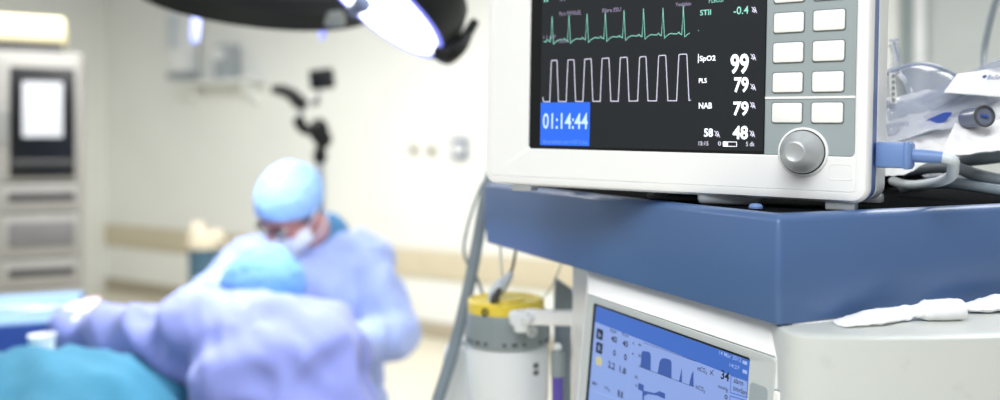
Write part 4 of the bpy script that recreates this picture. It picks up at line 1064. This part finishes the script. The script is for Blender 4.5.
for j in range(ny):
    for i in range(nx):
        n = j * (nx + 1) + i; fs.append((n, n + 1, n + nx + 2, n + nx + 1))
mb = MB().add(vs, fs); o = mb.build('surgical_drape', 'drape_teal', angle=180); o.modifiers.new('s', 'SOLIDIFY').thickness = .003
tag(o, 'teal surgical drape spread over the patient and operating table', 'drape')

q = V((P(42, 0, 2.04).x, 2.04, max(v[2] for v in vs if math.hypot(v[0] - P(42, 0, 2.04).x, v[1] - 2.04) < .03) + .002))
mb = MB(); mb.lathe([(.018, 0), (.026, .004), (.029, .040), (.031, .044), (.028, .043), (.023, .008), (.0, .006)], q, seg=32); tag(mb.build('small_cup', 'jar_white'), 'small white cup standing on the teal drape near the blue table', 'cup')
# blue instrument table, standing askew
iz = P(0, 323, 2.5).z
TQ = M4.Translation((P(64, 0, 2.5).x, 2.5, 0)) @ M4.Rotation(math.radians(20), 4, 'Z')
t = thing('instrument_table', 'steel instrument table dressed in blue cloth beside the tall grey cabinet', 'table', None, None, TQ)
mb = MB(TQ); mb.box((-.275, .28, iz - .02), (.53, .54, .03), None, .006); mb.build('table_top', 'steel', t)
for fx in (-.49, -.07):
    for fy in (.05, .5): mb = MB(TQ); mb.tube([(fx, fy, 0), (fx, fy, iz - .03)], .016, 12); mb.build('leg', 'steel', t)
def clo(d, z, wav):
    pts = []
    for k, (x, y) in enumerate(rrect(-.275 - d, -.275 - d, .275 + d, .275 + d, .02 + d, 14)):
        w = wav * math.sin(k * 1.9); pts.append(V((-.275 + x * (1 + w), .28 + y * (1 + w), z)))
    return pts
mb = MB(TQ); mb.rings([clo(.02, iz - .34, .012), clo(.012, iz - .16, .006), clo(.004, iz - .03, .001), clo(.001, iz - .004, 0), clo(-.004, iz + .0, 0)], cap0=False)
o = mb.build('table_cloth', 'drape_blue'); tag(o, 'deep blue cloth hanging over the instrument table edge', 'cloth')
mb = MB(TQ); mb.box((-.275, .28, iz + .003), (.545, .54, .005), None, .002); o = mb.build('table_cover', 'drape_lightblue'); tag(o, 'pale blue sheet spread on top of the blue-draped instrument table', 'cloth')
# steel bowl at the table corner and instruments
bw = P(70, 336, 2.33)
def instr(px, py, a, ln, label):
    q = at_z(px, py, iz + .007); t = thing('surgical_instrument', label, 'instrument', q, 'steel instruments on the pale blue sheet')
    d = V((math.cos(a), math.sin(a), 0)); s = V((-d.y, d.x, 0))
    for sg in (1, -1):
        mb = MB(); mb.tube([q + d * -ln * .5 + V((0, 0, .004)), q + s * .004 * sg + V((0, 0, .004)), q + d * ln * .35 + s * .014 * sg + V((0, 0, .004))], [.002, .0035, .003], 8, 4); mb.build('arm', 'steel', t)
        mb = MB(); c = q + d * (ln * .35 + .014) + s * .016 * sg + V((0, 0, .004)); mb.tube([c + d * .014 * math.cos(x) + s * .012 * math.sin(x) for x in [i * math.pi / 8 for i in range(17)]], .0025, 8); mb.build('finger_ring', 'steel', t)
instr(12, 309, .3, .14, 'steel clamp lying farther along the pale blue sheet, away from the gloved hand')
instr(36, 311, .9, .13, 'steel clamp lying on the pale blue sheet, closest to the gloved hand')

# ------------------------------------------------------------------ operating lamps
def lamp(c, n, Rr, th, ref, name, label, handle_up=None):
    n = V(n).normalized(); t = thing(name, label, 'surgical lamp', c)
    mb = MB(); mb.lathe([(Rr * .93, 0), (Rr, .006), (Rr * 1.0, -th * .55), (Rr * .93, -th * .85), (Rr * .7, -th * 1.05), (Rr * .35, -th * 1.2), (.05, -th * 1.25)], c, n, 56); mb.build('lamp_housing', 'lamp_shell', t)
    mb = MB(); mb.lathe([(Rr * .90, .001), (Rr * .90, .008), (Rr * .955, .009), (Rr * .96, .001)], c, n, 56); mb.build('lens_ring', 'lamp_ring', t)
    mb = MB(); mb.lathe([(Rr * .90, .002), (Rr * .90, .0075), (Rr * .6, .012), (.03, .014)], c, n, 56); mb.build('lens', 'lamp_lens', t)
    return t, n
c1 = P(257, -4, 2.2); n1 = V((-.18, .34, -.92))
l1, n1 = lamp(c1, n1, .297, .066, None, 'surgical_lamp', 'large dark dome lamp over the table, lit face turned away')
e1 = n1.orthogonal()
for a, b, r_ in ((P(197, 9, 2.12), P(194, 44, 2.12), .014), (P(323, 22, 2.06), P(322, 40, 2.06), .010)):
    mb = MB(); mb.tube([a, a.lerp(b, .6), a.lerp(b, .9), b], [r_ * .8, r_, r_ * .9, r_ * .4], 16); mb.build('flare_glow', 'flare_glow', l1)  # added glowing bars standing in for the blue flare around the lamp
q = P(344, 12, 1.93)
mb = MB(); mb.box(P(334, 19, 2.03), (.05, .04, .035), M4.Rotation(-.1, 3, 'Y'), .008); mb.build('control_box', 'lamp_grey', l1)
bk = c1 - n1 * .082
mb = MB(); mb.tube([bk, bk - n1 * .12, bk - n1 * .16 + V((.05, 0, .12)), V((bk.x + .1, bk.y + .1, 2.9))], .022, 14, 5); mb.build('yoke', 'lamp_grey', l1)
mb = MB(); mb.lathe([(.09, 2.96), (.1, 2.93), (.03, 2.88), (.028, 2.6)], (bk.x + .1, bk.y + .1, 0), (0, 0, 1), 24); mb.build('ceiling_arm', 'lamp_grey', l1)
c2 = P(379, 1, 1.65); n2 = V((-.50, -.22, -.68))
l2, n2 = lamp(c2, n2, .160, .10, None, 'surgical_lamp', 'smaller dark lamp with glowing oval lens turned towards us')
mb = MB(); a = P(438, 58, 1.83); mb.tube([P(437, 50, 1.65), P(447, 53, 1.645), P(459, 46, 1.655), P(468, 33, 1.67), P(475, 21, 1.68)], [.016, .023, .017, .0105, .009], 14, 5); mb.build('grip_bar', 'lamp_shell', l2)
mb = MB(); mb.tube([P(366, 2, 1.64), P(359, 7, 1.67), P(353, 11, 1.70)], .013, 14, 4); mb.ball(P(362, 4, 1.64), .017); mb.build('swivel_joint', 'device_blue', l2)
bk = c2 - n2 * .105
mb = MB(); mb.tube([bk, bk - n2 * .1, V((bk.x + .08, bk.y + .06, bk.z + .35)), V((bk.x + .08, bk.y + .06, 2.95))], .02, 14, 5); mb.build('yoke', 'lamp_grey', l2)

# ------------------------------------------------------------------ light, camera
def area(name, loc, size, power, col, aim=(0, 0, -1), sy=None):
    l = bpy.data.lights.new(name, 'AREA'); l.energy = power; l.color = col; l.shape = 'RECTANGLE'; l.size = size; l.size_y = sy or size
    o = bpy.data.objects.new(name, l); COL.objects.link(o); o.location = loc
    o.rotation_euler = V(aim).to_track_quat('-Z', 'Y').to_euler(); return o
def spot(name, loc, aim, power, col, ang, r):
    l = bpy.data.lights.new(name, 'SPOT'); l.energy = power; l.color = col; l.spot_size = ang; l.spot_blend = .5; l.shadow_soft_size = r
    o = bpy.data.objects.new(name, l); COL.objects.link(o); o.location = loc; o.rotation_euler = (V(aim)).to_track_quat('-Z', 'Y').to_euler(); return o
area('fill_light_back', (-2.0, 4.0, 2.95), 3.0, 172, (1, .995, .975), sy=2.2)  # added overhead fill without a fixture, brightens the back wall
area('fill_light_front', (-.4, -.8, 2.8), 1.6, 76, (.98, .99, 1.0))  # unseen fill added behind the camera to brighten the near fronts
area('fill_light_side', (1.9, 2.2, 2.9), 1.4, 52, (.98, .99, 1.0))  # unseen fill added on the right, no fixture built
spot('lamp_beam_a', c1 + n1 * .03, V((-.72, 2.15, 1.0)) - c1, 64, (.94, .96, 1.0), 1.5, .2)
spot('lamp_beam_b', c2 + n2 * .03, V((-.75, 2.1, 1.0)) - c2, 38, (.94, .96, 1.0), 1.5, .14)
w = bpy.data.worlds.new('room_light'); SC.world = w; w.use_nodes = True
bg = w.node_tree.nodes['Background']; bg.inputs['Strength'].default_value = .40
wn = w.node_tree; tcw = wn.nodes.new('ShaderNodeTexCoord'); sx = wn.nodes.new('ShaderNodeSeparateXYZ'); cr = wn.nodes.new('ShaderNodeValToRGB')
mp = wn.nodes.new('ShaderNodeMapRange'); mp.inputs['From Min'].default_value = -1; mp.inputs['From Max'].default_value = 1
wn.links.new(tcw.outputs['Generated'], sx.inputs[0]); wn.links.new(sx.outputs['Z'], mp.inputs['Value']); wn.links.new(mp.outputs['Result'], cr.inputs['Fac']); wn.links.new(cr.outputs['Color'], bg.inputs['Color'])
cr.color_ramp.elements[0].position = .38; cr.color_ramp.elements[0].color = (.48, .49, .48, 1)
cr.color_ramp.elements[1].position = .72; cr.color_ramp.elements[1].color = (1.0, 1.02, 1.04, 1)
cam = bpy.data.cameras.new('camera'); co_ = bpy.data.objects.new('camera', cam); COL.objects.link(co_)
co_.location = (0, 0, H); co_.rotation_euler = (math.pi / 2, 0, 0)
cam.sensor_width = 36; cam.sensor_fit = 'HORIZONTAL'; cam.lens = 36 * F / 1000
cam.shift_y = -(200 - HY) / 1000; cam.clip_start = .02
cam.dof.use_dof = True; cam.dof.focus_distance = .82; cam.dof.aperture_fstop = 2.2; cam.dof.aperture_blades = 8
SC.camera = co_
vs = SC.view_settings
SC.display_settings.display_device = 'sRGB'; vs.view_transform = 'Standard'; vs.look = 'None'; vs.gamma = 1; vs.exposure = 0.0; vs.use_curve_mapping = False
SC.cycles.use_denoising = True
SC.cycles.max_bounces = 10; SC.cycles.transparent_max_bounces = 16
